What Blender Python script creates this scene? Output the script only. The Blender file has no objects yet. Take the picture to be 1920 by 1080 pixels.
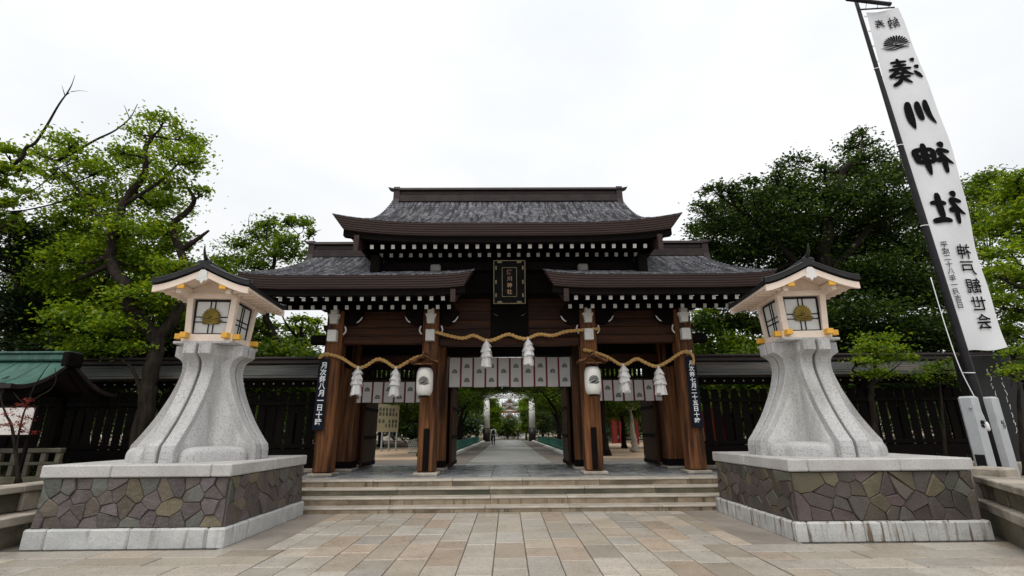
import bpy, bmesh, math, random
import numpy as np
from mathutils import Vector, Matrix
R=math.radians
random.seed(7); NR=np.random.default_rng(11)
S=bpy.context.scene; COL=S.collection

# ------------------------------------------------------------------ camera
F=907.0
PITCH=math.atan(268/F); YAW=R(-0.6); ROLL=R(0.45)
CAM=Vector((-0.06,0,1.55))
_f=Vector((math.sin(-YAW)*math.cos(PITCH),math.cos(YAW)*math.cos(PITCH),math.sin(PITCH)))
_r=Vector((math.cos(YAW),math.sin(YAW),0)); _u=_r.cross(_f)
_c,_s=math.cos(ROLL),math.sin(ROLL)
_r,_u=_c*_r-_s*_u,_s*_r+_c*_u
cd=bpy.data.cameras.new('camera'); cd.sensor_width=36; cd.lens=36*F/1920; cd.clip_start=.1; cd.clip_end=2000
co=bpy.data.objects.new('camera',cd); COL.objects.link(co)
m3=Matrix((_r,_u,-_f)).transposed(); co.matrix_world=Matrix.Translation(CAM)@m3.to_4x4()
S.camera=co
def at(px,py,Y):                       # photo pixel (1920 wide) + depth -> place
    d=_f+_r*((px-960)/F)+_u*((540-py)/F)
    return CAM+d*(Y/d.y)
def pm(px,py,Y):                       # metres per photo pixel there
    return (at(px,py,Y)-CAM).dot(_f)/F

# ------------------------------------------------------------------ light
SUN_EL,SUN_AZ=R(62),R(200)
w=bpy.data.worlds.new('World'); S.world=w; w.use_nodes=True
nt=w.node_tree; nt.nodes.clear()
out=nt.nodes.new('ShaderNodeOutputWorld'); bg=nt.nodes.new('ShaderNodeBackground')
sky=nt.nodes.new('ShaderNodeTexSky'); sky.sky_type='NISHITA'; sky.sun_disc=False
sky.sun_elevation=SUN_EL; sky.sun_rotation=SUN_AZ
tc=nt.nodes.new('ShaderNodeTexCoord'); mp=nt.nodes.new('ShaderNodeMapping'); mp.inputs['Scale'].default_value=(1,1,2.2)
nz=nt.nodes.new('ShaderNodeTexNoise'); nz.inputs['Scale'].default_value=1.6; nz.inputs['Detail'].default_value=5
cr=nt.nodes.new('ShaderNodeValToRGB'); cr.color_ramp.elements[0].color=(8.0,8.35,8.7,1); cr.color_ramp.elements[1].color=(9.9,9.95,10.0,1)
cr.color_ramp.elements[0].position=.3; cr.color_ramp.elements[1].position=.62
mx=nt.nodes.new('ShaderNodeMix'); mx.data_type='RGBA'; mx.inputs[0].default_value=.94
L=nt.links.new
L(tc.outputs['Generated'],mp.inputs[0]); L(mp.outputs[0],nz.inputs['Vector']); L(nz.outputs['Fac'],cr.inputs[0])
sx=nt.nodes.new('ShaderNodeSeparateXYZ'); L(tc.outputs['Generated'],sx.inputs[0])
gm=nt.nodes.new('ShaderNodeMapRange'); gm.inputs[1].default_value=0; gm.inputs[2].default_value=1; gm.inputs[3].default_value=.93; gm.inputs[4].default_value=1.28
L(sx.outputs['Z'],gm.inputs[0]); vs_=nt.nodes.new('ShaderNodeVectorMath'); vs_.operation='SCALE'
L(cr.outputs[0],vs_.inputs[0]); L(gm.outputs[0],vs_.inputs['Scale'])
L(sky.outputs[0],mx.inputs[6]); L(vs_.outputs[0],mx.inputs[7]); L(mx.outputs[2],bg.inputs[0]); bg.inputs[1].default_value=.1
L(bg.outputs[0],out.inputs[0])
sd=bpy.data.lights.new('sun','SUN'); sd.energy=1.5; sd.angle=R(26); sd.color=(1,.95,.88)
so=bpy.data.objects.new('sun',sd); COL.objects.link(so)
# light comes from behind the camera, a little from the left
sv=Vector((math.sin(SUN_AZ)*math.cos(SUN_EL),math.cos(SUN_AZ)*math.cos(SUN_EL),math.sin(SUN_EL)))
so.rotation_euler=sv.to_track_quat('Z','Y').to_euler()
S.view_settings.view_transform='Standard'; S.view_settings.look='None'; S.view_settings.gamma=1
S.view_settings.use_curve_mapping=False; S.view_settings.exposure=0.0
S.cycles.max_bounces=6; S.cycles.transparent_max_bounces=6

# ------------------------------------------------------------------ materials
def mat(name,c1,c2=None,scale=4,rough=.7,rvar=.1,bump=.2,bscale=None,stretch=(1,1,1),rnd=.0,
        spots=None,spec=.4,metal=0,streak=None,palette=None,trans=0,fine=None):
    m=bpy.data.materials.new(name); m.use_nodes=True; t=m.node_tree; n=t.nodes; l=t.links.new
    b=n['Principled BSDF']; b.inputs['Metallic'].default_value=metal; b.inputs['Specular IOR Level'].default_value=spec
    c2=c2 or c1
    tc=n.new('ShaderNodeTexCoord'); oi=n.new('ShaderNodeObjectInfo')
    mp=n.new('ShaderNodeMapping'); mp.inputs['Scale'].default_value=stretch
    off=n.new('ShaderNodeVectorMath'); off.operation='MULTIPLY_ADD'
    cmb=n.new('ShaderNodeCombineXYZ')
    for i in range(3): l(oi.outputs['Random'],cmb.inputs[i])
    off.inputs[1].default_value=(37,53,71)
    l(cmb.outputs[0],off.inputs[0]); l(tc.outputs['Object'],off.inputs[2]); l(off.outputs[0],mp.inputs[0])
    nz=n.new('ShaderNodeTexNoise'); nz.inputs['Scale'].default_value=scale; nz.inputs['Detail'].default_value=8; nz.inputs['Roughness'].default_value=.62
    l(mp.outputs[0],nz.inputs['Vector'])
    cr=n.new('ShaderNodeValToRGB'); e=cr.color_ramp.elements
    e[0].color=(*c1,1); e[1].color=(*c2,1); e[0].position=.33; e[1].position=.67
    l(nz.outputs['Fac'],cr.inputs[0]); col=cr.outputs[0]
    def mixc(a,bc,fac,mode='MIX'):
        x=n.new('ShaderNodeMix'); x.data_type='RGBA'; x.blend_type=mode
        if isinstance(fac,(int,float)): x.inputs[0].default_value=fac
        else: l(fac,x.inputs[0])
        l(a,x.inputs[6])
        if isinstance(bc,tuple): x.inputs[7].default_value=(*bc,1)
        else: l(bc,x.inputs[7])
        return x.outputs[2]
    if palette:
        pr=n.new('ShaderNodeValToRGB'); pr.color_ramp.interpolation='CONSTANT'; pe=pr.color_ramp.elements
        while len(pe)<len(palette): pe.new(.5)
        for i,c in enumerate(palette): pe[i].position=i/len(palette); pe[i].color=(*c,1)
        l(oi.outputs['Random'],pr.inputs[0])
        col=mixc(pr.outputs[0],col,.34)
    if rnd:
        mr=n.new('ShaderNodeMapRange'); mr.inputs[3].default_value=1-rnd; mr.inputs[4].default_value=1+rnd
        wn=n.new('ShaderNodeTexWhiteNoise'); wn.noise_dimensions='1D'; l(oi.outputs['Random'],wn.inputs['W'])
        l(wn.outputs['Value'],mr.inputs[0]); vm=n.new('ShaderNodeVectorMath'); vm.operation='SCALE'
        l(col,vm.inputs[0]); l(mr.outputs[0],vm.inputs['Scale']); col=vm.outputs[0]
    if fine:                               # mineral speckle
        fs,fc,ff=fine
        vo=n.new('ShaderNodeTexNoise'); vo.inputs['Scale'].default_value=fs; vo.inputs['Detail'].default_value=2
        l(tc.outputs['Object'],vo.inputs['Vector'])
        q=n.new('ShaderNodeMapRange'); q.inputs[1].default_value=.5; q.inputs[2].default_value=.68; q.inputs[4].default_value=ff
        l(vo.outputs['Fac'],q.inputs[0]); col=mixc(col,fc,q.outputs[0])
    if spots:                              # big stains; on the copper roof, painted sky sheen
        ss,sc,lo,hi,fac,sst=spots
        s2=n.new('ShaderNodeMapping'); s2.inputs['Scale'].default_value=sst; l(off.outputs[0],s2.inputs[0])
        sn=n.new('ShaderNodeTexNoise'); sn.inputs['Scale'].default_value=ss; sn.inputs['Detail'].default_value=6
        l(s2.outputs[0],sn.inputs['Vector'])
        q=n.new('ShaderNodeMapRange'); q.inputs[1].default_value=lo; q.inputs[2].default_value=hi; q.inputs[4].default_value=fac
        l(sn.outputs['Fac'],q.inputs[0]); col=mixc(col,sc,q.outputs[0])
    if streak:
        ss,sc,lo,hi,fac,sst=streak
        s2=n.new('ShaderNodeMapping'); s2.inputs['Scale'].default_value=sst; l(off.outputs[0],s2.inputs[0])
        sn=n.new('ShaderNodeTexNoise'); sn.inputs['Scale'].default_value=ss; sn.inputs['Detail'].default_value=4
        l(s2.outputs[0],sn.inputs['Vector'])
        q=n.new('ShaderNodeMapRange'); q.inputs[1].default_value=lo; q.inputs[2].default_value=hi; q.inputs[4].default_value=fac
        l(sn.outputs['Fac'],q.inputs[0]); col=mixc(col,sc,q.outputs[0])
    l(col,b.inputs['Base Color'])
    rr=n.new('ShaderNodeMapRange'); rr.inputs[1].default_value=.3; rr.inputs[2].default_value=.7
    rr.inputs[3].default_value=max(0,rough-rvar); rr.inputs[4].default_value=min(1,rough+rvar)
    l(nz.outputs['Fac'],rr.inputs[0]); l(rr.outputs[0],b.inputs['Roughness'])
    if bump:
        bn=n.new('ShaderNodeTexNoise'); bn.inputs['Scale'].default_value=bscale or scale*4; bn.inputs['Detail'].default_value=6
        l(mp.outputs[0],bn.inputs['Vector'])
        bp=n.new('ShaderNodeBump'); bp.inputs['Strength'].default_value=bump; bp.inputs['Distance'].default_value=.02
        l(bn.outputs['Fac'],bp.inputs['Height']); l(bp.outputs[0],b.inputs['Normal'])
    if trans:
        tr=n.new('ShaderNodeBsdfTranslucent'); l(col,tr.inputs[0]); ms=n.new('ShaderNodeMixShader'); ms.inputs[0].default_value=trans
        l(b.outputs[0],ms.inputs[1]); l(tr.outputs[0],ms.inputs[2]); l(ms.outputs[0],n['Material Output'].inputs[0])
    return m
def leafmat(name,ca,cb,cc,trans=.45,rough=.5):
    m=bpy.data.materials.new(name); m.use_nodes=True; t=m.node_tree; n=t.nodes; l=t.links.new
    b=n['Principled BSDF']; b.inputs['Roughness'].default_value=rough; b.inputs['Specular IOR Level'].default_value=.35
    g=n.new('ShaderNodeNewGeometry'); cr=n.new('ShaderNodeValToRGB'); e=cr.color_ramp.elements
    e[0].color=(*ca,1); e[1].color=(*cc,1); x=e.new(.55); x.color=(*cb,1)
    l(g.outputs['Random Per Island'],cr.inputs[0]); l(cr.outputs[0],b.inputs['Base Color'])
    tr=n.new('ShaderNodeBsdfTranslucent'); sc=n.new('ShaderNodeVectorMath'); sc.operation='MULTIPLY'; sc.inputs[1].default_value=(1.7,1.5,.7)
    l(cr.outputs[0],sc.inputs[0]); l(sc.outputs[0],tr.inputs[0]); ms=n.new('ShaderNodeMixShader'); ms.inputs[0].default_value=trans
    l(b.outputs[0],ms.inputs[1]); l(tr.outputs[0],ms.inputs[2]); l(ms.outputs[0],n['Material Output'].inputs[0])
    return m
GR=(3,3,.25)
M={}
M['paving']=mat('paving_stone',(.38,.325,.26),(.49,.435,.36),2.5,.36,.16,.3,60,rnd=.16,spec=.5,
   palette=[(.44,.40,.34),(.47,.425,.36),(.37,.335,.285),(.45,.375,.29),(.41,.31,.225),(.40,.385,.355),(.48,.44,.385),(.32,.275,.215),(.45,.40,.32),(.42,.395,.35),(.46,.36,.28),(.42,.385,.335),(.36,.345,.315)],
   fine=(42,(.20,.165,.125),.55),spots=(1.1,(.25,.22,.18),.52,.75,.5,(1,1,1)))
M['tile']=mat('platform_tile',(.25,.26,.275),(.36,.37,.39),1.5,.25,.1,.1,30,rnd=.12,spec=.5,spots=(.8,(.1,.1,.1),.5,.7,.5,(1,1,1)))
M['joint']=mat('joint_mortar',(.05,.044,.036),(.12,.105,.085),6,.9)
M['slab']=mat('plain_slab',(.24,.205,.175),(.34,.30,.26),1.4,.42,.14,.2,70,spec=.45,spots=(.9,(.17,.15,.13),.5,.7,.6,(1,1,1)))
M['concrete']=mat('weathered_concrete',(.42,.425,.42),(.58,.585,.575),3,.75,.1,.3,25,rnd=.05,spots=(2,(.36,.38,.38),.5,.75,.6,(1,1,1)),
   streak=(2.6,(.13,.12,.10),.58,.72,.5,(5,5,.5)),fine=(45,(.3,.3,.29),.4))
M['stained']=mat('stained_concrete',(.42,.42,.40),(.58,.58,.56),3,.75,.1,.3,25,rnd=.04,spots=(2,(.36,.37,.35),.5,.75,.6,(1,1,1)),
   streak=(3.0,(.12,.075,.04),.53,.66,.9,(5,5,.5)),fine=(45,(.3,.3,.28),.4))
M['cap']=mat('cap_granite',(.42,.41,.395),(.55,.535,.52),2.2,.62,.1,.15,60,rnd=.05,fine=(50,(.27,.26,.25),.6),spots=(1.6,(.34,.32,.30),.55,.75,.55,(1,1,1)))
M['granite']=mat('tower_granite',(.43,.425,.425),(.53,.525,.52),2,.68,.08,.18,70,rnd=.03,fine=(48,(.20,.19,.185),.75),spots=(1.1,(.24,.235,.215),.48,.68,.72,(2.2,2.2,.4)),streak=(4,(.56,.55,.54),.5,.62,.35,(9,9,9)))
M['rock']=mat('cladding_stone',(.06,.05,.046),(.165,.138,.126),6,.6,.15,.7,22,rnd=.25,spec=.35,spots=(3,(.05,.042,.036),.52,.7,.55,(1,1,1)),fine=(45,(.22,.2,.18),.35),
   palette=[(0.094,0.075,0.078),(0.103,0.081,0.087),(0.125,0.103,0.103),(0.094,0.078,0.069),(0.118,0.143,0.118),(0.084,0.072,0.075),(0.138,0.109,0.075),(0.112,0.090,0.094),(0.100,0.094,0.087),(0.115,0.090,0.075),(0.132,0.108,0.054),(0.097,0.081,0.087),(0.143,0.162,0.138),(0.106,0.090,0.062),(0.090,0.075,0.072),(0.109,0.118,0.103)])
M['rock_brown']=mat('brown_cladding_stone',(.06,.05,.043),(.125,.105,.09),5,.6,.15,.5,30,rnd=.28,spec=.35,
   palette=[(0.088,0.072,0.066),(0.106,0.079,0.075),(0.075,0.066,0.057),(0.114,0.092,0.066),(0.084,0.088,0.066),(0.097,0.070,0.075),(0.123,0.106,0.088),(0.066,0.062,0.055),(0.132,0.114,0.066),(0.106,0.075,0.079)],spots=(1.2,(.035,.032,.026),.5,.68,.6,(1,1,1)))
M['rock_joint']=mat('rock_joint',(.03,.027,.024),(.07,.062,.055),10,.9)
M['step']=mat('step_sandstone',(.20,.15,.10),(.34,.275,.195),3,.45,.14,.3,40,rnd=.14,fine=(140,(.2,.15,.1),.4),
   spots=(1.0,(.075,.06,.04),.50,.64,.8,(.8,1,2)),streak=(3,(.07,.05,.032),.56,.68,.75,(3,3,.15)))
M['tread']=mat('worn_lit_tread_stone',(.40,.36,.30),(.54,.49,.42),3,.38,.12,.25,40,rnd=.1,spec=.5,fine=(60,(.28,.23,.18),.4),spots=(1.2,(.24,.2,.15),.55,.72,.5,(.8,2,1)))  # paler than the risers: wear, plus top light put into the colour
M['step_dark']=mat('mossy_shade_stone',(.09,.08,.055),(.22,.185,.13),3,.45,.14,.3,40,rnd=.15,
   spots=(.8,(.045,.048,.03),.42,.6,.85,(.8,1,2)))  # dark mossy stone; on the railing the darkness stands for tree shade
M['wall_stone']=mat('terrace_stone',(.32,.28,.225),(.46,.41,.345),3,.7,.1,.35,30,rnd=.15,fine=(140,(.2,.17,.13),.4),spots=(1.3,(.09,.08,.06),.48,.66,.75,(1,1,1)))
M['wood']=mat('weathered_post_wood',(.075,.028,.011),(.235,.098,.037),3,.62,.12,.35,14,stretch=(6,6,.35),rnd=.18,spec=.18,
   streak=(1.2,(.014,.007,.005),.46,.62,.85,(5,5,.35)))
M['plank']=mat('plank_wood',(.022,.009,.0045),(.060,.023,.010),3,.5,.12,.3,14,stretch=(.35,6,6),rnd=.3,spec=.14,
   streak=(1.2,(.009,.005,.004),.50,.66,.8,(.3,5,5)))
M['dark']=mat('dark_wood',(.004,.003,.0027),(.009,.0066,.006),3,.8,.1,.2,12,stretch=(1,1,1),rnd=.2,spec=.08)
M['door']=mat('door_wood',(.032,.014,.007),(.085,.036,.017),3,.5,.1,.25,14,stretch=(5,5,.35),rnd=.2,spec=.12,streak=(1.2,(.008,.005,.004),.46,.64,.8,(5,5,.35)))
M['fascia']=mat('eave_copper_edge',(.034,.021,.019),(.055,.035,.030),2.5,.55,.12,.15,20,stretch=(.3,2,12),rnd=.06,spec=.16)
M['roof']=mat('wet_sheen_copper_roof',(.04,.04,.046),(.115,.115,.127),2.0,.35,.14,.5,8,stretch=(6,1.0,1.0),spec=.5,
   streak=(2.0,(.010,.010,.016),.50,.57,.93,(5.5,.55,.55)),spots=(2.2,(.27,.27,.30),.48,.64,.7,(4,1.4,1.4)))  # pale spots are sky sheen on wet sheets, put into the colour
M['ridge']=mat('ridge_copper',(.020,.015,.014),(.042,.030,.028),3,.5,.1,.15,20,spec=.22)
M['greyend']=mat('weathered_grey_end',(.15,.145,.135),(.24,.235,.22),8,.7,.1,.1,rnd=.1)
M['white_shaded']=mat('shaded_white_end',(.40,.395,.37),(.52,.51,.48),8,.7,.1,.1,rnd=.15)  # inner rafter row: white paint greyed, its shade put into the colour
M['white']=mat('white_painted_end',(.64,.63,.60),(.76,.75,.72),8,.6,.1,.1,rnd=.1)
M['brass']=mat('worn_gold_metal',(.11,.09,.05),(.19,.16,.09),6,.4,.1,.1,metal=.6)
M['gold']=mat('gold_crest',(.10,.07,.012),(.24,.17,.035),5,.33,.1,.1,metal=.75)
M['yellow']=mat('yellow_metal_cap',(.72,.36,.03),(.82,.46,.05),6,.4,.1,.05,spec=.5)
M['hinoki']=mat('pale_cypress_wood',(.76,.62,.51),(.85,.73,.62),3,.6,.1,.12,14,stretch=(2,2,2),rnd=.05)
M['paper']=mat('lantern_paper',(.66,.65,.60),(.76,.75,.70),5,.7,.1,.05,rnd=.05)
M['pane']=mat('window_paper',(.60,.60,.58),(.70,.70,.68),4,.5,.1,.05)
M['black']=mat('black_lacquer',(.007,.007,.008),(.013,.013,.014),4,.55,.1,.05,spec=.15)
M['signblack']=mat('blue_black_board',(.005,.007,.014),(.009,.012,.022),4,.6,.1,.05,spec=.12)
M['ink']=mat('black_ink',(.006,.006,.007),(.010,.010,.011),6,.9,.05,0,spec=.04)
M['lanroof']=mat('dark_copper_sheet',(.009,.009,.010),(.022,.021,.023),4,.42,.12,.15,20,spec=.3)
M['cloth']=mat('white_cloth',(.58,.565,.56),(.65,.635,.63),2,.85,.05,.1,40,trans=.12)
M['banner']=mat('banner_cloth',(.72,.73,.76),(.80,.81,.83),1.2,.85,.05,.08,60,trans=.15)
M['seam']=mat('dark_red_seam',(.13,.012,.014),(.18,.02,.022),4,.8)
M['greycrest']=mat('grey_green_print',(.10,.115,.10),(.16,.175,.16),6,.9)
M['straw']=mat('straw_rope',(.42,.24,.07),(.66,.42,.16),9,.75,.1,.5,60,stretch=(4,4,4))
M['tassel']=mat('white_paper_strip',(.74,.73,.72),(.84,.83,.82),4,.8,.05,.05,rnd=.06,trans=.2)
M['copper_green']=mat('green_copper',(.025,.085,.065),(.07,.16,.125),3,.5,.12,.25,20,stretch=(6,1,1),spec=.4,spots=(1.4,(.03,.055,.045),.5,.7,.7,(3,1,1)))
M['fence_roof']=mat('fence_roof_sheet',(.05,.053,.05),(.095,.10,.092),2,.45,.12,.2,20,stretch=(.5,3,3),spec=.4,spots=(1,(.16,.115,.09),.55,.7,.6,(.4,2,2)))
M['bark']=mat('tree_bark',(.010,.008,.0065),(.038,.030,.023),3,.9,.05,.9,9,stretch=(4,4,.8),spec=.1)
M['darkbark']=mat('dark_bark',(.010,.0085,.007),(.026,.021,.017),3,.9,.05,.8,9,stretch=(4,4,.8),spec=.08)
M['soil']=mat('park_ground',(.16,.12,.08),(.27,.21,.15),.6,.9,.05,.3,6,spots=(.25,(.09,.09,.04),.5,.65,.7,(1,1,1)))
M['sand']=mat('raked_sand',(.42,.29,.19),(.52,.38,.26),.8,.9,.05,.2,20)
M['asphalt']=mat('forecourt_ground',(.30,.27,.23),(.38,.34,.30),1,.8,.05,.2,20)
M['path']=mat('inner_path',(.15,.155,.135),(.33,.325,.30),.9,.42,.14,.15,12,stretch=(.5,1.6,1),spots=(.8,(.42,.41,.38),.52,.68,.6,(.5,1.2,1)))
M['gravel']=mat('path_gravel',(.12,.105,.09),(.20,.175,.15),.8,.85,.05,.5,30)
M['kerb']=mat('pale_kerb',(.62,.61,.58),(.74,.73,.70),2,.7)
M['greenpaint']=mat('green_fence_paint',(.03,.17,.13),(.05,.22,.17),4,.5)
M['grey_metal']=mat('grey_metal',(.30,.34,.38),(.38,.42,.46),4,.45,.1,.05,metal=.3)
M['pole']=mat('dark_grey_pole',(.012,.011,.013),(.024,.022,.025),4,.5,.1,.05,spec=.18)
M['monument']=mat('polished_dark_stone',(.012,.012,.013),(.02,.02,.02),2,.4,.1,.05,spec=.25)
M['polished']=mat('grey_granite_post',(.40,.42,.44),(.50,.52,.54),3,.5,.08,.1,70,fine=(170,(.22,.23,.24),.55))
M['whiteink']=mat('white_lettering',(.78,.80,.82),(.84,.85,.86),5,.7,.05,0)
M['goldink']=mat('faded_gold_lettering',(.20,.11,.06),(.30,.18,.10),5,.6,.05,0)
M['red']=mat('vermilion_paint',(.14,.012,.010),(.20,.018,.013),4,.5)
M['hallroof']=mat('hall_roof',(.2,.205,.21),(.3,.3,.305),2,.5)
M['hallwood']=mat('hall_wood',(.30,.12,.045),(.42,.20,.085),3,.6)
M['shirt']=mat('white_shirt',(.62,.62,.70),(.72,.72,.78),5,.8)
M['trousers']=mat('dark_trousers',(.02,.02,.03),(.03,.03,.04),5,.8)
M['skin']=mat('skin',(.52,.33,.24),(.58,.38,.28),5,.6)
M['hair']=mat('black_hair',(.012,.010,.009),(.02,.017,.015),5,.5)
M['board']=mat('cream_board',(.60,.55,.36),(.68,.63,.44),4,.6)
M['moss']=mat('moss',(.12,.11,.03),(.2,.17,.05),6,.95,.03,.8,20)
M['bluewhite']=mat('white_notice',(.66,.64,.60),(.74,.72,.68),4,.7)
M['lf_bright']=leafmat('bright_leaf',(.045,.10,.007),(.135,.235,.013),(.29,.38,.03))
M['lf_mid']=leafmat('mid_leaf',(.03,.075,.007),(.085,.16,.013),(.19,.27,.027))
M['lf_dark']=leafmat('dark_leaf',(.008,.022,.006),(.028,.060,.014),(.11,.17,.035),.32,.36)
M['lf_black']=leafmat('very_dark_leaf',(.010,.022,.008),(.018,.036,.010),(.032,.058,.014),.25)  # very dark green leaf colour
M['lf_red']=leafmat('red_leaf',(.12,.012,.012),(.17,.02,.018),(.24,.05,.03),.4)

# ------------------------------------------------------------------ mesh helpers
W={}
class MB:
    def __init__(s): s.v=[]; s.f=[]; s.mi=[]; s.sm=[]
    def add(s,vs,fs,mi=0,sm=False,mx=None):
        b=len(s.v)
        s.v+= [tuple(mx@Vector(p)) for p in vs] if mx else [tuple(p) for p in vs]
        for f in fs: s.f.append([b+i for i in f]); s.mi.append(mi); s.sm.append(sm)
        return s
    def box(s,x0,x1,y0,y1,z0,z1,c=.008,mi=0,mx=None):   # chamfered box
        if x0>x1:x0,x1=x1,x0
        if y0>y1:y0,y1=y1,y0
        if z0>z1:z0,z1=z1,z0
        c=min(c,(x1-x0)*.3,(y1-y0)*.3,(z1-z0)*.3)
        if c<=0:
            vs=[(x,y,z) for x in(x0,x1) for y in(y0,y1) for z in(z0,z1)]
            return s.add(vs,[(0,1,3,2),(4,6,7,5),(0,4,5,1),(2,3,7,6),(0,2,6,4),(1,5,7,3)],mi,False,mx)
        X=(x0,x1);Y=(y0,y1);Z=(z0,z1); vs=[];idx={}
        for i in(0,1):
            for j in(0,1):
                for k in(0,1):
                    sx=c if i==0 else -c; sy=c if j==0 else -c; sz=c if k==0 else -c
                    for a,p in enumerate(((X[i],Y[j]+sy,Z[k]+sz),(X[i]+sx,Y[j],Z[k]+sz),(X[i]+sx,Y[j]+sy,Z[k]))):
                        idx[i,j,k,a]=len(vs); vs.append(p)
        I=idx; fs=[]
        for i in(0,1): fs.append([I[i,0,0,0],I[i,1,0,0],I[i,1,1,0],I[i,0,1,0]] if i else [I[i,0,0,0],I[i,0,1,0],I[i,1,1,0],I[i,1,0,0]])
        for j in(0,1): fs.append([I[0,j,0,1],I[0,j,1,1],I[1,j,1,1],I[1,j,0,1]] if j else [I[0,j,0,1],I[1,j,0,1],I[1,j,1,1],I[0,j,1,1]])
        for k in(0,1): fs.append([I[0,0,k,2],I[1,0,k,2],I[1,1,k,2],I[0,1,k,2]] if k else [I[0,0,k,2],I[0,1,k,2],I[1,1,k,2],I[1,0,k,2]])
        for i in(0,1):
            for j in(0,1): fs.append([I[i,j,0,0],I[i,j,1,0],I[i,j,1,1],I[i,j,0,1]])
        for i in(0,1):
            for k in(0,1): fs.append([I[i,0,k,0],I[i,1,k,0],I[i,1,k,2],I[i,0,k,2]])
        for j in(0,1):
            for k in(0,1): fs.append([I[0,j,k,1],I[1,j,k,1],I[1,j,k,2],I[0,j,k,2]])
        for i in(0,1):
            for j in(0,1):
                for k in(0,1): fs.append([I[i,j,k,0],I[i,j,k,1],I[i,j,k,2]])
        return s.add(vs,fs,mi,False,mx)
    def prism(s,poly,axis,a,b,mi=0,mx=None,sm=False):    # 2D polygon extruded along axis
        n=len(poly); vs=[]
        for t in(a,b):
            for p in poly:
                q=[p[0],p[1]]; q.insert(axis,t); vs.append(tuple(q))
        return s.add(vs,[list(range(n)),list(range(2*n-1,n-1,-1))]+[(i,(i+1)%n,n+(i+1)%n,n+i) for i in range(n)],mi,sm,mx)
    def tube(s,pts,rad,n=8,mi=0,cap=True):
        pts=[Vector(p) for p in pts]; rad=rad if hasattr(rad,'__len__') else [rad]*len(pts)
        vs=[];fs=[]; up=Vector((.3,.2,1)).normalized(); prev=None
        for i,p in enumerate(pts):
            t=(pts[min(i+1,len(pts)-1)]-pts[max(i-1,0)]).normalized()
            if prev is None:
                a=t.cross(Vector((0,1,0)) if abs(t.y)<.9 else Vector((1,0,0))).normalized()
            else: a=(prev-t*prev.dot(t)).normalized()
            prev=a; b=t.cross(a)
            for k in range(n):
                an=2*math.pi*k/n; vs.append(p+(a*math.cos(an)+b*math.sin(an))*rad[i])
        for i in range(len(pts)-1):
            for k in range(n): fs.append((i*n+k,i*n+(k+1)%n,(i+1)*n+(k+1)%n,(i+1)*n+k))
        if cap: fs+= [list(range(n))[::-1],[(len(pts)-1)*n+k for k in range(n)]]
        return s.add(vs,fs,mi,True)
    def lathe(s,prof,c=(0,0,0),n=24,mi=0):
        vs=[];fs=[]
        for r,z in prof:
            for k in range(n): a=2*math.pi*k/n; vs.append((c[0]+r*math.cos(a),c[1]+r*math.sin(a),c[2]+z))
        for i in range(len(prof)-1):
            for k in range(n): fs.append((i*n+k,i*n+(k+1)%n,(i+1)*n+(k+1)%n,(i+1)*n+k))
        fs+= [list(range(n))[::-1],[(len(prof)-1)*n+k for k in range(n)]]
        return s.add(vs,fs,mi,True)
    def grid(s,P,mi=0,sm=True):                           # P[i][j] points
        a,b=len(P),len(P[0]); vs=[p for row in P for p in row]
        return s.add(vs,[(i*b+j,(i+1)*b+j,(i+1)*b+j+1,i*b+j+1) for i in range(a-1) for j in range(b-1)],mi,sm)
    def build(s,name,mats,parent=None,fix=False):
        c=Vector(((min(p[0] for p in s.v)+max(p[0] for p in s.v))/2,(min(p[1] for p in s.v)+max(p[1] for p in s.v))/2,min(p[2] for p in s.v)))
        me=bpy.data.meshes.new(name)
        me.from_pydata([tuple(Vector(p)-c) for p in s.v],[],s.f)
        mats=mats if isinstance(mats,(list,tuple)) else [mats]
        for m in mats: me.materials.append(M[m] if isinstance(m,str) else m)
        me.polygons.foreach_set('material_index',s.mi); me.polygons.foreach_set('use_smooth',s.sm)
        if fix:
            bm=bmesh.new(); bm.from_mesh(me); bmesh.ops.recalc_face_normals(bm,faces=bm.faces); bm.to_mesh(me); bm.free()
        me.update()
        return put(name,me,parent,c)
def put(name,me,parent,c,rot=None):
    o=bpy.data.objects.new(name,me); COL.objects.link(o)
    c=Vector(c); W[o]=c
    if parent: o.parent=parent; o.location=c-W[parent]
    else: o.location=c
    if rot: o.rotation_euler=rot
    return o
def bx(name,m,parent,x0,x1,y0,y1,z0,z1,c=.008):
    return MB().box(x0,x1,y0,y1,z0,z1,c).build(name,m,parent)
def tag(o,label=None,cat=None,group=None,kind=None):
    if label:o['label']=label
    if cat:o['category']=cat
    if group:o['group']=group
    if kind:o['kind']=kind
    return o
def thing(name,loc,label,cat,group=None,kind=None):
    o=bpy.data.objects.new(name,None); COL.objects.link(o); o.location=loc; W[o]=Vector(loc); o.empty_display_size=.2
    return tag(o,label,cat,group,kind)
def copy_tree(o,parent=None):
    c=o.copy(); COL.objects.link(c); c.parent=parent; W[c]=W[o]
    for ch in [x for x in o.children]: copy_tree(ch,c)
    return c
def smooth_pts(pts,k=6):                                  # Catmull-Rom
    P=[np.array(p,float) for p in pts]; P=[2*P[0]-P[1]]+P+[2*P[-1]-P[-2]]; o=[]
    for i in range(1,len(P)-2):
        for j in range(k):
            t=j/k; a,b,c,d=P[i-1:i+3]
            o.append(.5*((2*b)+(-a+c)*t+(2*a-5*b+4*c-d)*t*t+(-a+3*b-3*c+d)*t**3))
    o.append(P[-2]); return o
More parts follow.
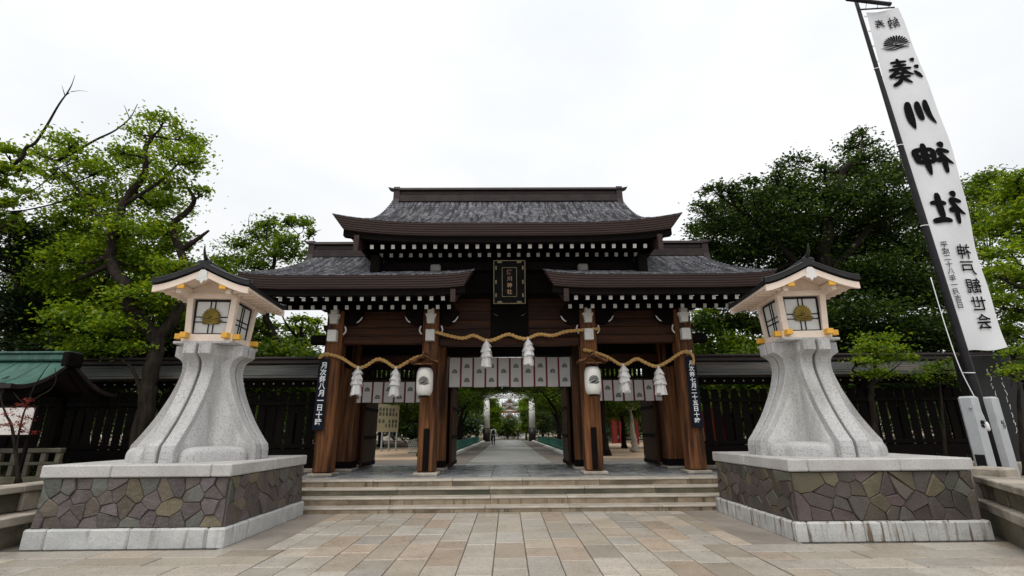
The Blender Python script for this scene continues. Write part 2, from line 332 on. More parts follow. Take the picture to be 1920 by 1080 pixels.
def text_poly(txt,size,off=0.):                           # flat glyph mesh: verts (x,y), faces; centred on 0
    cu=bpy.data.curves.new('lettering','FONT'); cu.body=txt; cu.size=size; cu.offset=off; cu.resolution_u=3
    cu.align_x='CENTER'
    o=bpy.data.objects.new('lettering',cu); COL.objects.link(o)
    me=bpy.data.meshes.new_from_object(o.evaluated_get(bpy.context.evaluated_depsgraph_get()))
    v=[(p.co.x,p.co.y) for p in me.vertices]; f=[list(p.vertices) for p in me.polygons]
    bpy.data.objects.remove(o); bpy.data.curves.remove(cu); bpy.data.meshes.remove(me)
    if not v: return [],[]
    y0=min(p[1] for p in v); y1=max(p[1] for p in v); x0=min(p[0] for p in v); x1=max(p[0] for p in v)
    return [(p[0]-(x0+x1)/2,p[1]-(y0+y1)/2) for p in v],f
def vtext(mb,txt,pitch,size,fn,off=0,mirror=False):       # vertical column of glyphs; fn(u,v)->3D; v down
    for i,ch in enumerate(txt):
        v,f=text_poly(ch,size,off); sg=-1 if mirror else 1
        mb.add([fn(sg*p[0],p[1]-i*pitch) for p in v],f)
def stroke(mb,pts,fn,k=0,fat=1):
    P=smooth_pts(pts,6); n=len(P); Lp=[];Rp=[]
    for i,p in enumerate(P):
        t=P[min(i+1,n-1)][:2]-P[max(i-1,0)][:2]; t/= (np.hypot(*t)+1e-9); nn=np.array((-t[1],t[0]))
        wd=p[2]/2*fat; e=min(i,n-1-i)
        if e==0: wd*=.55
        elif e==1: wd*=.88
        Lp.append(p[:2]+nn*wd); Rp.append(p[:2]-nn*wd)
    vs=[fn(q[0],q[1],k) for q in Lp]+[fn(q[0],q[1],k) for q in Rp]
    mb.add(vs,[(i,i+1,n+i+1,n+i) for i in range(n-1)])

# kiku-sui crest: half chrysanthemum over water, list of convex-ish polygons in a unit width
def crest_polys(petals=11,gap=.10):
    out=[]
    for i in range(petals):
        a0=math.pi*(i+gap)/petals; a1=math.pi*(i+1-gap)/petals; am=(a0+a1)/2
        r0,r1=.10,.40; pts=[(r0*math.cos(a0),r0*math.sin(a0))]
        pts+= [(r1*math.cos(a0),r1*math.sin(a0)),(.45*math.cos(a0*.6+am*.4),.45*math.sin(a0*.6+am*.4)),(.47*math.cos(am),.47*math.sin(am)),
               (.45*math.cos(a1*.6+am*.4),.45*math.sin(a1*.6+am*.4)),(r1*math.cos(a1),r1*math.sin(a1)),(r0*math.cos(a1),r0*math.sin(a1))]
        out.append(pts)
    out.append([(.07*math.cos(t*math.pi/6),.07*math.sin(t*math.pi/6)) for t in range(7)])
    for j,(yy,x0,x1) in enumerate(((-.05,-.50,.52),(-.13,-.42,.60),(-.21,-.40,.44))):
        n=12
        for i in range(n):
            xa=x0+(x1-x0)*i/n; xb=x0+(x1-x0)*(i+1)/n
            h=lambda x:yy+.022*math.sin(11*x+j*1.7)
            wa=.05*math.sin(math.pi*min(1,max(.12,i/n)))+.012; wb=.05*math.sin(math.pi*min(1,max(.12,(i+1)/n)))+.012
            out.append([(xa,h(xa)-wa/2),(xb,h(xb)-wb/2),(xb,h(xb)+wb/2),(xa,h(xa)+wa/2)])
    return out
def add_crest(mb,wd,fn,petals=11,gap=.1):
    for p in crest_polys(petals,gap):
        mb.add([fn(x*wd,y*wd) for x,y in p],[list(range(len(p)))])

# ------------------------------------------------------------------ ground
GZ=-.03
tag(MB().grid([[(x,y,GZ) for x in np.linspace(-400,400,9)] for y in np.linspace(-60,900,9)]).build('ground','asphalt'),kind='structure')
PZ=.52
inn=MB().box(-300,300,16.47,800,-.02,.3,0).build('inner_ground','soil'); tag(inn,kind='structure')
pth=MB().box(-1.7,1.7,16.5,75,.2,.316,.004).build('inner_path','path'); tag(pth,kind='structure')
for s in(-1,1):
    g=MB().box(s*1.72,s*2.95,16.5,75,.2,.308,.004).build('gravel_strip','gravel'); tag(g,kind='structure')
    k=MB().box(s*2.86,s*3.12,22.5,62,.2,.44,.01).build('kerb','kerb'); tag(k,kind='structure')
tag(MB().box(-14,-3.4,24,38.5,.2,.306,0).build('sand_yard','sand'),kind='structure')
tag(MB().box(3.4,14,24,58,.2,.306,0).build('sand_yard','sand'),kind='structure')
tag(MB().box(-12,-3.13,17.6,23.2,.2,.307,0).build('gravel_strip','gravel'),kind='structure')
tag(MB().box(3.13,12,17.6,22.6,.2,.307,0).build('gravel_strip','gravel'),kind='structure')

pav=thing('forecourt_paving',(0,6,0),None,None,kind='structure')
bx('mortar_bed','joint',pav,-9,9,3.5,10.52,-.025,-.008,0)
# single stones in strips running to the steps; light plain slabs beside the pedestals
stones=[]
W0=.4147
xs=[-.245+W0*i for i in range(-7,9)]
for i in range(len(xs)-1):
    a,b=xs[i],xs[i+1]
    if a<-3.2 or b>3.3: continue
    y=5.0+random.uniform(0,.4)
    while y<10.48:
        Ln=random.choice((.5,.62,.75,.8,.9)); y2=min(y+Ln,10.49)
        if 10.49-y2<.25: y2=10.49
        stones.append((a,b,y,y2)); y=y2
for s in(-1,1):                       # narrow border strip
    y=7.5
    a,b=(3.08,3.38) if s>0 else (-3.45,-3.15)
    while y<10.47: y2=min(y+random.uniform(.8,1.1),10.49); stones.append((a,b,y,y2)); y=y2
# broad bands in front of the pedestals
for s in(-1,1):
    x0=3.09 if s>0 else 3.16
    for r in range(6):
        ya=7.5-.42*(r+1); yb=7.5-.42*r; x=x0-random.uniform(0,.0)
        first=True
        while x<8.6:
            Ln=random.uniform(.7,1.0)*(.6 if first and r%2 else 1); first=False
            xa,xb=(x,x+Ln) if s>0 else (-x-Ln,-x); stones.append((xa,xb,ya,yb)); x+=Ln
stones=[q for q in stones if q[3]>5.55 and abs((q[0]+q[1])/2)<(q[3]*1.12+.6)]
for a,b,y,y2 in stones:
    g=.006; t=random.uniform(-.003,.003)
    MB().box(a+g,b-g,y+g,y2-g,-.06,t,.006).build('paving_stone','paving',pav)
print('paving stones',len(stones))
bx('plain_slab','slab',pav,3.386,4.09,7.51,10.49,-.06,-.002,.004)
bx('plain_slab','slab',pav,-4.12,-3.456,7.51,10.49,-.06,-.002,.004)

# ------------------------------------------------------------------ steps and platform
stp=thing('stone_steps',(0,10.5,0),'four broad worn sandstone steps leading up to the gate between the two pedestals','steps',kind=None)
for i in range(4):
    y=10.5+.36*i; z1=(.10,.24,.38,.52)[i]; z0=(-.02,.10,.24,.38)[i]
    cuts=[-4.72]; 
    while cuts[-1]<2.9: cuts.append(cuts[-1]+random.uniform(1.5,2.3))
    cuts.append(4.70)
    for a,b in zip(cuts,cuts[1:]):
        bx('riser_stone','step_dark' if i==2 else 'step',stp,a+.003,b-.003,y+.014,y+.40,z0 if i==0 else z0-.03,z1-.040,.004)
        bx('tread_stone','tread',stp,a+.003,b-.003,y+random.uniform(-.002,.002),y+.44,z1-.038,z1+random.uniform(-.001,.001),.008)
bx('core','joint',stp,-4.68,4.68,10.8,12.1,-.02,.08,0)
plat=thing('gate_platform',(0,14,0),None,None,kind='structure')
bx('platform_base','joint',plat,-5.9,5.9,12.03,16.46,-.02,.49,0)
ys=np.linspace(12.03,16.46,7); x_=-5.9; 
for j in range(6):
    nx=13; xs2=np.linspace(-5.9,5.9,nx+1)+0
    for i in range(nx):
        MB().box(xs2[i]+.004,xs2[i+1]-.004,ys[j]+.004,ys[j+1]-.004,.46,PZ+random.uniform(-.002,.001),.005).build('platform_tile','tile',plat)
MB().box(-5.9,5.9,16.462,16.62,-.02,PZ+.004,.008).build('rear_edge_stone','kerb',plat)

# ------------------------------------------------------------------ raised planting beds
def bed(name,pts,z): 
    return tag(MB().prism(pts,2,-.02,z).build(name,'soil',fix=True),kind='structure')
bed('planting_ground',[(-40,7.0),(-7.75,7.0),(-7.75,10.5),(-5.0,10.5),(-5.0,12.0),(-5.95,12.0),(-5.95,16.4),(-40,16.4)],.62)
bed('planting_ground',[(7.4,7.3),(8.9,9.9),(8.9,10.5),(5.0,10.5),(5.0,12.0),(5.95,12.0),(5.95,16.4),(40,16.4),(40,6.5),(7.6,6.5)],.62)
tw=thing('terrace_wall',(-7.6,8,0),'low stepped stone wall beside the left pedestal at the picture edge','wall')
y=6.2
for k in range(5):
    bx('coping_stone','wall_stone',tw,-7.95,-7.52,y,y+.94,.70,.80,.015)
    bx('block','wall_stone',tw,-7.9,-7.58,y+.1,y+.5,.42,.695,.012); bx('block','step_dark',tw,-7.9,-7.62,y+.51,y+1.03,.42,.695,.012)
    bx('ledge_stone','wall_stone',tw,-7.75,-7.22,y,y+.94,.28,.41,.015)
    bx('foot_stone','step_dark',tw,-7.7,-7.3,y,y+.94,-.02,.275,.01)
    y+=.945
tw2=thing('terrace_wall',(7.4,8,0),'low stepped stone wall beside the right pedestal below the two inscribed posts','wall')
rz=Matrix.Translation((7.0,7.45,0))@Matrix.Rotation(math.atan2(1.46,.85),4,'Z')
y=-1.6
for k in range(5):                       # local x along the wall, -y away to the right
    MB().box(y,y+.94,-.5,.02,.70,.80,.015,mx=rz).build('coping_stone','wall_stone',tw2)
    MB().box(y+.1,y+.5,-.5,-.05,.47,.695,.012,mx=rz).build('block','step_dark',tw2); MB().box(y+.51,y+1.03,-.5,-.03,.47,.695,.012,mx=rz).build('block','step_dark',tw2)
    MB().box(y,y+.94,-.5,.09,.33,.465,.015,mx=rz).build('ledge_stone','wall_stone',tw2)
    MB().box(y,y+.94,-.5,.03,-.02,.325,.01,mx=rz).build('foot_stone','step_dark',tw2)
    y+=.945
pier=MB().box(-.02,.42,-.02,.45,.34,.93,.03,mx=Matrix.Translation((7.66,8.02,0))@Matrix.Rotation(R(20),4,'Z')).build('stone_pier','wall_stone')
tag(pier,'square tan stone block below the right inscribed post at the picture edge','stone block')

# ------------------------------------------------------------------ pedestals with rubble cladding
def clip(poly,px,py,nx,ny):
    o=[]
    for i in range(len(poly)):
        a=poly[i]; b=poly[(i+1)%len(poly)]
        da=(a[0]-px)*nx+(a[1]-py)*ny; db=(b[0]-px)*nx+(b[1]-py)*ny
        if da<=0: o.append(a)
        if (da<0<db) or (db<0<da):
            t=da/(da-db); o.append((a[0]+(b[0]-a[0])*t,a[1]+(b[1]-a[1])*t))
    return o
def inset(poly,d):
    c=np.mean(poly,0); o=poly
    n=len(poly); res=list(poly)
    for i in range(n):
        a=poly[i]; b=poly[(i+1)%n]; ex,ey=b[0]-a[0],b[1]-a[1]; l=math.hypot(ex,ey)
        if l<1e-6: continue
        nx,ny=ey/l,-ex/l
        if (c[0]-a[0])*nx+(c[1]-a[1])*ny>0: nx,ny=-nx,-ny
        res=clip(res,a[0]-nx*d,a[1]-ny*d,nx,ny)
        if len(res)<3: return None
    return res
def cells(w,h,nx,ny):
    sd=[]
    for j in range(ny):
        for i in range(nx):
            sd.append(((i+.5+(.25 if j%2 else -.25)+random.uniform(-.36,.36))*w/nx,(j+.5+random.uniform(-.36,.36))*h/ny))
    sd=[p for p in sd if random.random()>.17]
    res=[]
    for i,p in enumerate(sd):
        poly=[(0,0),(w,0),(w,h),(0,h)]
        for j,q in enumerate(sd):
            if i!=j and poly: poly=clip(poly,(p[0]+q[0])/2,(p[1]+q[1])/2,q[0]-p[0],q[1]-p[1])
        if len(poly)>2: res.append(poly)
    return res
def pedestal(x0,x1,side,label):
    y0,y1=7.58,10.4
    P=thing('stone_pedestal',((x0+x1)/2,9,0),label,'pedestal','rubble stone pedestals under the lanterns')
    bs='stained' if side>0 else 'concrete'
    cuts=[x0,x0+.33,x0+1.5,x1-.25,x1] if side<0 else [x0,x0+.18,x0+1.0,x0+1.9,x1]
    for a,b in zip(cuts,cuts[1:]): bx('base_stone',bs,P,a+.002,b-.002,y0,y0+.28,-.02,.26,.025)
    for xa,xb in((x0,x0+.28),(x1-.28,x1)):
        for a,b in((y0+.282,y0+1.1),(y0+1.1,y0+2.0),(y0+2.0,y1)): bx('base_stone',bs,P,xa,xb,a+.002,b-.002,-.02,.26,.025)
    bx('base_stone',bs,P,x0+.282,x1-.282,y1-.28,y1,-.02,.26,.025)
    i=.085
    bx('core','rock_joint',P,x0+i,x1-i,y0+i,y1-i,-.02,.95,0)
    xf0,xf1,yf0,yf1=x0+i-.002,x1-i+.002,y0+i-.002,y1-i+.002
    faces=[(Vector((xf0,yf0,.262)),Vector((1,0,0)),Vector((0,-1,0)),xf1-xf0,12,4),
           (Vector((xf1,yf0,.262)),Vector((0,1,0)),Vector((1,0,0)),yf1-yf0,12,4),
           (Vector((xf0,yf1,.262)),Vector((0,-1,0)),Vector((-1,0,0)),yf1-yf0,12,4)]
    for o,ud,nd,wd,nx,ny in faces:
        for poly in cells(wd,.67,nx,ny):
            a=inset(poly,random.uniform(.001,.0035))
            if not a: continue
            b=inset(a,.009)
            if not b or len(b)<3: b=a
            dp=random.uniform(.024,.045); n=len(a); cx_,cy_=np.mean(a,0); tx,ty=random.uniform(-.14,.14),random.uniform(-.14,.14)
            mp=lambda q,d:tuple(o+ud*q[0]+Vector((0,0,q[1]))+nd*(d+((q[0]-cx_)*tx+(q[1]-cy_)*ty if d>0 else 0)))
            if len(b)==len(a):
                vs=[mp(q,0) for q in a]+[mp(q,dp*.6) for q in a]+[mp(q,dp) for q in b]
                fs=[(k,(k+1)%n,n+(k+1)%n,n+k) for k in range(n)]+[(n+k,n+(k+1)%n,2*n+(k+1)%n,2*n+k) for k in range(n)]+[list(range(2*n,3*n))]
            else:
                vs=[mp(q,0) for q in a]+[mp(q,dp*.8) for q in a]
                fs=[(k,(k+1)%n,n+(k+1)%n,n+k) for k in range(n)]+[list(range(n,2*n))]
            MB().add(vs,fs).build('stone','rock' if side<0 else 'rock_brown',P,fix=True)
    c0,c1,d0,d1=x0+.035,x1-.035,y0+.01,y1-.02
    cx=[c0,c0+1.02,c1-.3,c1] if side<0 else [c0,c0+.3,c1-1.1,c1]
    for a,b in zip(cx,cx[1:]):
        for e,f in((d0,9.0),(9.0,d1)): bx('cap_slab','cap',P,a+.002,b-.002,e+.002,f-.002,.94,1.115,.016)
    return P
pedestal(-6.93,-4.08,-1,'pedestal of purple and green rubble stone with clean white base, left of the steps')
pedestal(4.06,6.91,1,'pedestal of dark rubble stone with brown streaked white base, right of the steps')

# ------------------------------------------------------------------ stone lanterns (built at the origin, cap top at z=0)
ZL=1.115
def make_lantern():
    P=thing('stone_lantern',(0,0,0),'','lantern','large stone lanterns on the pedestals')
    prof=[(0,1.08),(.22,1.08),(.25,1.06),(.36,.97),(.5,.87),(.65,.77),(.8,.685),(.95,.61),(1.1,.54),(1.25,.485),(1.38,.445),(1.48,.425),(1.57,.425),(1.64,.44),(1.69,.475),(1.725,.52),(1.745,.565),(1.75,.60),(1.95,.60)]
    rz_=lambda z:np.interp(z,[p[0] for p in prof],[p[1] for p in prof])
    zs=np.concatenate([np.linspace(0,.25,4),np.linspace(.28,1.6,22),np.linspace(1.62,1.95,12)])
    # shaft: four hollowed faces between the arms
    rows=[]; hw=.225; K=14
    for z in zs:
        r=max(rz_(z)-.10,.27); row=[]
        if z>1.62: r=min(r,.50)
        for q in range(4):
            ca,sa=math.cos(q*math.pi/2),math.sin(q*math.pi/2)
            for i in range(K):
                t=i/K; x=r+(hw-r)*t; y=-hw+ (hw*2)*0 + 0
                x=r*(1-t)+hw*t; y=hw*(1-t)+r*t
                e=(1-abs(2*t-1)); dn=(.40*max(0,r-.27)+.03)*e**1.5
                x-=dn*.707; y-=dn*.707
                row.append((x*ca-y*sa,x*sa+y*ca,z))
        rows.append(row+[row[0]])
    MB().grid(rows).build('shaft','granite',P,fix=True)
    # pairs of ribs
    for q in range(4):
        mx=Matrix.Rotation(q*math.pi/2,4,'Z')
        for s in(-1,1):
            poly=[(.15,0)]+[(rz_(z),z) for z in zs]+[(.15,1.95)]
            mb=MB(); n=len(poly)
            a,b=(.024,.24) if s>0 else (-.24,-.024); c=.014
            # chamfered extrusion of the rib outline
            ins=[(p[0]-c,p[1]) for p in poly]
            vs=[(p[0],a,p[1]) for p in ins]+[(p[0],a+c,p[1]) for p in poly]+[(p[0],b-c,p[1]) for p in poly]+[(p[0],b,p[1]) for p in ins]
            fs=[]
            for L_ in range(3):
                fs+= [(L_*n+k,L_*n+(k+1)%n,(L_+1)*n+(k+1)%n,(L_+1)*n+k) for k in range(n)]
            for L_ in(0,3):                       # side faces as strips to the inner edge
                for k in range(1,n-2):
                    base=len(vs); 
                    vs+= [(.15,a if L_==0 else b,poly[k][1]),(.15,a if L_==0 else b,poly[k+1][1])]
                    fs.append((L_*n+k,L_*n+k+1,base+1,base))
            mb.add(vs,fs,0,False,mx); mb.build('rib','granite',P,fix=True)
    for q in range(4):                            # rounded foot stones between the arms
        an=math.pi/4+q*math.pi/2; nu,nv=28,10; rows=[]
        for j in range(nv+1):
            ph=math.pi/2*j/nv; cz=math.sin(ph)**.5; cc=math.cos(ph)**.45 if j<nv else 0
            row=[]
            for i in range(nu+1):
                t=2*math.pi*i/nu; ct,st=math.cos(t),math.sin(t)
                x=.27*cc*abs(ct)**.5*np.sign(ct); y=.50*cc*abs(st)**.5*np.sign(st); z=.23*cz
                x+=.74
                row.append((x*math.cos(an)-y*math.sin(an),x*math.sin(an)+y*math.cos(an),z))
            rows.append(row)
        MB().grid(rows).build('foot_stone','granite',P)
    bx('top_slab','granite',P,-.50,.50,-.50,.50,1.952,2.0,.01); nshaft=len(P.children)
    # timber lamp house
    Z=2.0
    h0,h1=.425,.475; zb,zt=Z+.14,Z+.80
    for s in(-1,1):
        bx('sill_beam','hinoki',P,-.50,.50,s*.40-.055,s*.40+.055,Z+.005,Z+.135,.006)
        bx('sill_beam','hinoki',P,s*.40-.052,s*.40+.052,-.345+.002,.345-.002,Z+.006,Z+.134,.006)
    for sx in(-1,1):
        for sy in(-1,1):
            mb=MB(); b=.058
            for (z,h) in((Z+.135,.405),(zt+.02,.445)):
                pass
            vs=[]
            for (z,h) in((Z+.135,.395),(zt+.02,.44)):
                vs+= [(sx*h-b,sy*h-b,z),(sx*h+b,sy*h-b,z),(sx*h+b,sy*h+b,z),(sx*h-b,sy*h+b,z)]
            mb.add(vs,[(0,3,2,1),(4,5,6,7),(0,1,5,4),(1,2,6,5),(2,3,7,6),(3,0,4,7)]).build('post','hinoki',P)
            # gilded beam ends
            bx('beam_end','yellow',P,sx*.50,sx*.635,sy*.40-.06,sy*.40+.06,Z+.045,Z+.14,.006)
            bx('beam_end','yellow',P,sx*.40-.06,sx*.40+.06,sy*.457,sy*.60,Z+.052,Z+.147,.006)
    for q in range(4):
        mx=Matrix.Rotation(q*math.pi/2,4,'Z')
        bx_=lambda x0,x1,d0,d1,z0,z1,mb:mb.box(x0,x1,-d1,-d0,z0,z1,.002,mx=mx)
        # window leans out slightly with the posts
        ln=lambda z:.385+.045*(z-Z-.135)/.68
        tilt=mx@Matrix.Translation((0,-ln(zb),zb))@Matrix.Rotation(-math.atan(.045/.68),4,'X').inverted()
        hgt=.62
        fr=MB()
        for s in(-1,1): fr.box(s*.335-.012,s*.335+.012,-.012,.02,0,hgt,.002,mx=tilt)
        fr.box(-.323,.323,-.012,.02,0,.022,.002,mx=tilt); fr.box(-.323,.323,-.012,.02,hgt-.022,hgt,.002,mx=tilt)
        for s in(-1,1):
            fr.box(s*.045-.008,s*.045+.008,-.008,.012,.0225,hgt-.0225,.001,mx=tilt)
            for e in((-.322,-.054),(-.036,.036),(.054,.322)): fr.box(e[0],e[1],-.007,.012,.27+s*.045-.008,.27+s*.045+.008,.001,mx=tilt)
        wn=fr.build('window','black',P)
        MB().box(-.322,.322,.0125,.02,.0225,hgt-.0225,0,mx=tilt).build('pane','pane',wn)
        bxm=MB().box(-.46,.46,-.06,.06,0,.10,.006,mx=mx@Matrix.Translation((0,-.44,zt-.02))); bxm.build('head_beam','hinoki',P)
        if q==0:
            for poly in [0]:
                mb=MB()
                for p in crest_polys(11,.03):
                    vs=[tilt@Vector((x*.40,-.012,.29+y*.40)) for x,y in p]; n=len(p)
                    top=[tilt@Vector((x*.40*.97,-.045 if len(p)>4 else -.04,.29+y*.40)) for x,y in p]
                    mb.add(vs+top,[list(range(n,2*n))]+[(k,(k+1)%n,n+(k+1)%n,n+k) for k in range(n)])
                base=[tilt@Vector((.17*math.cos(t*math.pi/12),-.0135,.29+.17*math.sin(t*math.pi/12))) for t in range(13)]
                mb.add(base,[list(range(13))])
                mb.add([tilt@Vector((x,-.0135,.29+z)) for x,z in((-.15,-.105),(.17,-.105),(.19,-.01),(-.17,-.01))],[(0,1,2,3)])
                mb.build('crest','gold',P,fix=True)
    # curved gable roof, ridge running front to back
    HW=.93; zr=Z+.85; rise=.33
    pz=lambda x:zr+rise*((1-min(1,abs(x)/HW))**1.5*.82+.18*(1-(abs(x)/HW)**2))+.02*(abs(x)/HW)**6
    xs_=np.linspace(-HW,HW,33)
    def shell(y0,y1,t0,t1,xs_,nm,mt,ny=2,flare=0):
        rows=[]
        ysn=np.linspace(y0,y1,ny)
        top=[[(x,y,pz(x)+t1+flare*abs(y/y1)**3) for x in xs_] for y in ysn]; bot=[[(x,y,pz(x)+t0+flare*abs(y/y1)**3) for x in xs_] for y in ysn]
        mb=MB(); mb.grid(top); mb.grid(bot)
        for i in(0,ny-1): mb.grid([top[i],bot[i]],sm=False)
        mb.grid([[r[0] for r in top],[r[0] for r in bot]],sm=False); mb.grid([[r[-1] for r in top],[r[-1] for r in bot]],sm=False)
        return mb.build(nm,mt,P,fix=True)
    rf=shell(-1.0,1.0,.02,.085,xs_,'roof','lanroof',9,.03)
    shell(-.9,.9,-.03,.018,np.linspace(-HW+.03,HW-.03,33),'soffit','hinoki')
    for s in(-1,1):                                  # barge boards
        xb=np.linspace(-HW+.02,HW-.02,33); mb=MB()
        ya,yb=s*.905,s*.965
        A=[[(x,ya,pz(x)+.016) for x in xb],[(x,ya,pz(x)-.10) for x in xb]]; B=[[(x,yb,p[2]) for x,p in zip(xb,r)] for r in A]
        mb.grid(A,sm=False); mb.grid(B,sm=False)
        for k in(0,1): mb.grid([A[k],B[k]],sm=False)
        for k in(0,-1): mb.grid([[A[0][k],A[1][k]],[B[0][k],B[1][k]]],sm=False)
        mb.build('barge_board','hinoki',P,fix=True)
        g=[(-.10,.06),(-.11,-.04),(-.15,-.06),(-.10,-.10),(-.06,-.09),(0,-.15),(.06,-.09),(.10,-.10),(.15,-.06),(.11,-.04),(.10,.06),(.05,.10),(-.05,.10)]
        MB().prism([(x*.8,pz(0)-.10+z) for x,z in g],1,s*.966,s*.99).build('gable_pendant','white',P,fix=True)
        MB().lathe([(.028,0),(.028,.012),(.01,.016)],n=12).build('pendant_boss','brass',P) if False else None
        for sx in(-1,1):
            bx('purlin_end','yellow',P,sx*.40-.065,sx*.40+.065,s*.90,s*.955,pz(.40)-.165,pz(.40)-.085,.004)
            bx('eave_beam','hinoki',P,sx*.475-.05,sx*.475+.05,-.86,-.46,pz(.475)-.20,pz(.475)-.035,.004) if s<0 else bx('eave_beam','hinoki',P,sx*.475-.05,sx*.475+.05,.46,.86,pz(.475)-.20,pz(.475)-.035,.004)
    for sx in(-1,1):
        for k in range(9): bx('rafter','hinoki',P,sx*.56,sx*(HW-.06),-.8+k*.2-.02,-.8+k*.2+.02,pz(.8)-.075,pz(.8)-.022,.003)
        bx('wall_plate','hinoki',P,sx*.5-.03,sx*.5+.06,-.455,.455,zt+.085,pz(.5)-.03,.004)
    for s in(-1,1): MB().prism([(-.43,zt+.08)]+[(x,pz(x)-.035) for x in np.linspace(-.43,.43,11)]+[(.43,zt+.08)],1,s*.43,s*.46).build('gable_panel','hinoki',P,fix=True)
    tz=pz(0)+.085
    bx('ridge','lanroof',rf,-.075,.075,-.93,.93,tz-.04,tz+.07,.02)
    MB().tube([(0,-.97,tz+.085),(0,.97,tz+.085)],.05,10).build('ridge_cap','lanroof',rf)
    for s in(-1,1):
        pts=smooth_pts([(0,s*.80,tz+.09),(0,s*.97,tz+.13),(0,s*1.05,tz+.22),(0,s*1.08,tz+.33)],5)
        MB().tube(pts,list(np.linspace(.05,.012,len(pts))),8).build('ridge_horn','lanroof',rf)
        bx('ridge_end','lanroof',rf,-.12,.12,s*.93,s*.99,tz-.07,tz+.10,.02)
        for sx in(-1,1):                             # verge rolls
            MB().tube([(x,s*.97,pz(x)+.10+.03) for x in np.linspace(sx*.06,sx*HW,14)],.028,8).build('verge_roll','lanroof',rf)
    kx,ky=.865,.93
    def shrink(o,top=True):
        o.location.x*=kx; o.location.y*=ky; o.data.transform(Matrix.Diagonal((kx,ky,1,1)))
        for c in o.children: shrink(c)
    for o in P.children:
        if o.name.split('.')[0] not in('shaft','rib','foot_stone','top_slab'): shrink(o)
    return P
def turn_house(P,an):
    m=Matrix.Rotation(an,4,'Z')
    for o in P.children:
        if o.name.split('.')[0] not in('shaft','rib','foot_stone','top_slab'): o.location=m@o.location; o.rotation_euler.z=an
lan=make_lantern()
lanR=copy_tree(lan); turn_house(lan,R(5)); turn_house(lanR,R(-5))
lan.location=(-5.45,8.98,ZL); lan['label']='tall granite lantern with pale timber lamp house on the left pedestal'
lanR.location=(5.38,8.98,ZL); lanR['label']='tall granite lantern with pale timber lamp house on the right pedestal, before the dark tree'

# ------------------------------------------------------------------ the gate
G=thing('shrine_gate',(0,14.3,PZ),'large dark timber shrine gate with three curved copper roofs, standing on the platform','gate')
YR=14.3; YE=11.1
PX=(2.065,4.595)
for Y,wd,top in((12.72,.43,4.66),(14.3,.50,5.2),(15.9,.43,4.66)):
    for s in(-1,1):
        for x in PX:
            bx('base_stone','wall_stone',G,s*x-.30,s*x+.30,Y-.30,Y+.30,PZ,.60,.02)
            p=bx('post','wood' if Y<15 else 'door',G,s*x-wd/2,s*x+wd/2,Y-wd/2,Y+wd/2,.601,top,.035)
for s in(-1,1):
    x=s*PX[0]; yf=12.72-.215
    bx('batten','wood',G,x-.055,x+.055,yf-.045,yf-.002,1.62,2.36,.01)
    bx('batten','dark',G,x-.07,x+.07,yf-.05,yf-.002,.64,1.615,.01)
    for x0 in PX:
        x=s*x0
        bx('beam_nose','white',G,x-.115,x+.115,yf-.16,yf-.002,3.80,4.10,.01)
        mb=MB().prism([(x-.09,4.27),(x+.09,4.27),(x+.10,4.40),(x+.145,4.52),(x-.145,4.52),(x-.10,4.40)],1,yf-.14,yf-.003); mb.build('bracket_block','white',G,fix=True)
        bx('bracket_block','white',G,x-.085,x+.085,yf-.18,yf-.003,4.525,4.66,.008)
        bx('bracket_arm','dark',G,x-.42,x+.42,yf-.02,yf+.3,4.665,4.76,.02)
        for t in(-1,1):                              # carved noses with white painted edges
            if x0==PX[1] and t==s:
                bx('beam_nose','dark',G,x+t*.22,x+t*.66,12.62,12.82,3.76,4.02,.05); continue
            c=smooth_pts([(x+t*.24,yf+.02,3.995),(x+t*.30,yf+.02,4.10),(x+t*.27,yf+.02,4.22)],4)
            MB().tube(c,.022,5).build('carved_edge','white',G)
            c=smooth_pts([(x+t*.25,yf+.03,4.30),(x+t*.45,yf+.03,4.25),(x+t*.62,yf+.03,4.36),(x+t*.70,yf+.03,4.50)],4)
            pl=[(p[0],p[2]) for p in c]+[(x+t*.70,4.655),(x+t*.235,4.655)]
            MB().prism(pl,1,yf+.05,yf+.16).build('carved_bracket','dark',G,fix=True)
            c=smooth_pts([(x+t*.56,yf+.04,4.32),(x+t*.64,yf+.04,4.38),(x+t*.70,yf+.04,4.48)],3)
            MB().tube(c,[.012]+[.02]*(len(c)-2)+[.012],5).build('carved_edge','white',G)
# front row beams and planked panels
yb=12.72
def planks(xa,xb,z0,z1,n,y,nm='wall_plank',m='plank'):
    h=(z1-z0)/n
    for k in range(n):
        bx(nm,m,G,xa,xb,y-.03+random.uniform(-.005,.005),y+.03,z0+k*h+.004,z0+(k+1)*h-.004,.007)
for s in(-1,1):
    a,b=s*(PX[0]+.215),s*(PX[1]-.215)
    bx('tie_beam','plank',G,a,b,yb-.10,yb+.10,3.76,3.98,.02)
    planks(a,b,3.985,4.66,3,yb)
    bx('tie_beam','plank',G,a,b,14.2,14.4,3.46,3.72,.02)
    bx('lintel','door',G,a,b,14.16,14.36,2.86,2.98,.015)
    n=16; st=(abs(b-a))/n
    for k in range(n):
        x=min(a,b)+k*st; bx('transom_slat','dark',G,x+.024,x+st-.024,14.22,14.28,2.985,3.455,.006)
    bx('transom_rail','dark',G,a,b,14.19,14.215,3.27,3.455,.006)
    bx('transom_rail','dark',G,a,b,14.19,14.215,2.985,3.06,.006)
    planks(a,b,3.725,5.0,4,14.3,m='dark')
a=PX[0]-.215
bx('tie_beam','plank',G,-a,a,yb-.10,yb+.10,3.70,3.92,.02)
planks(-a,-.50,3.925,5.62,7,yb); planks(.50,a,3.925,5.62,7,yb)
bx('centre_panel','dark',G,-.495,.495,yb-.09,yb+.05,3.925,5.62,.01)
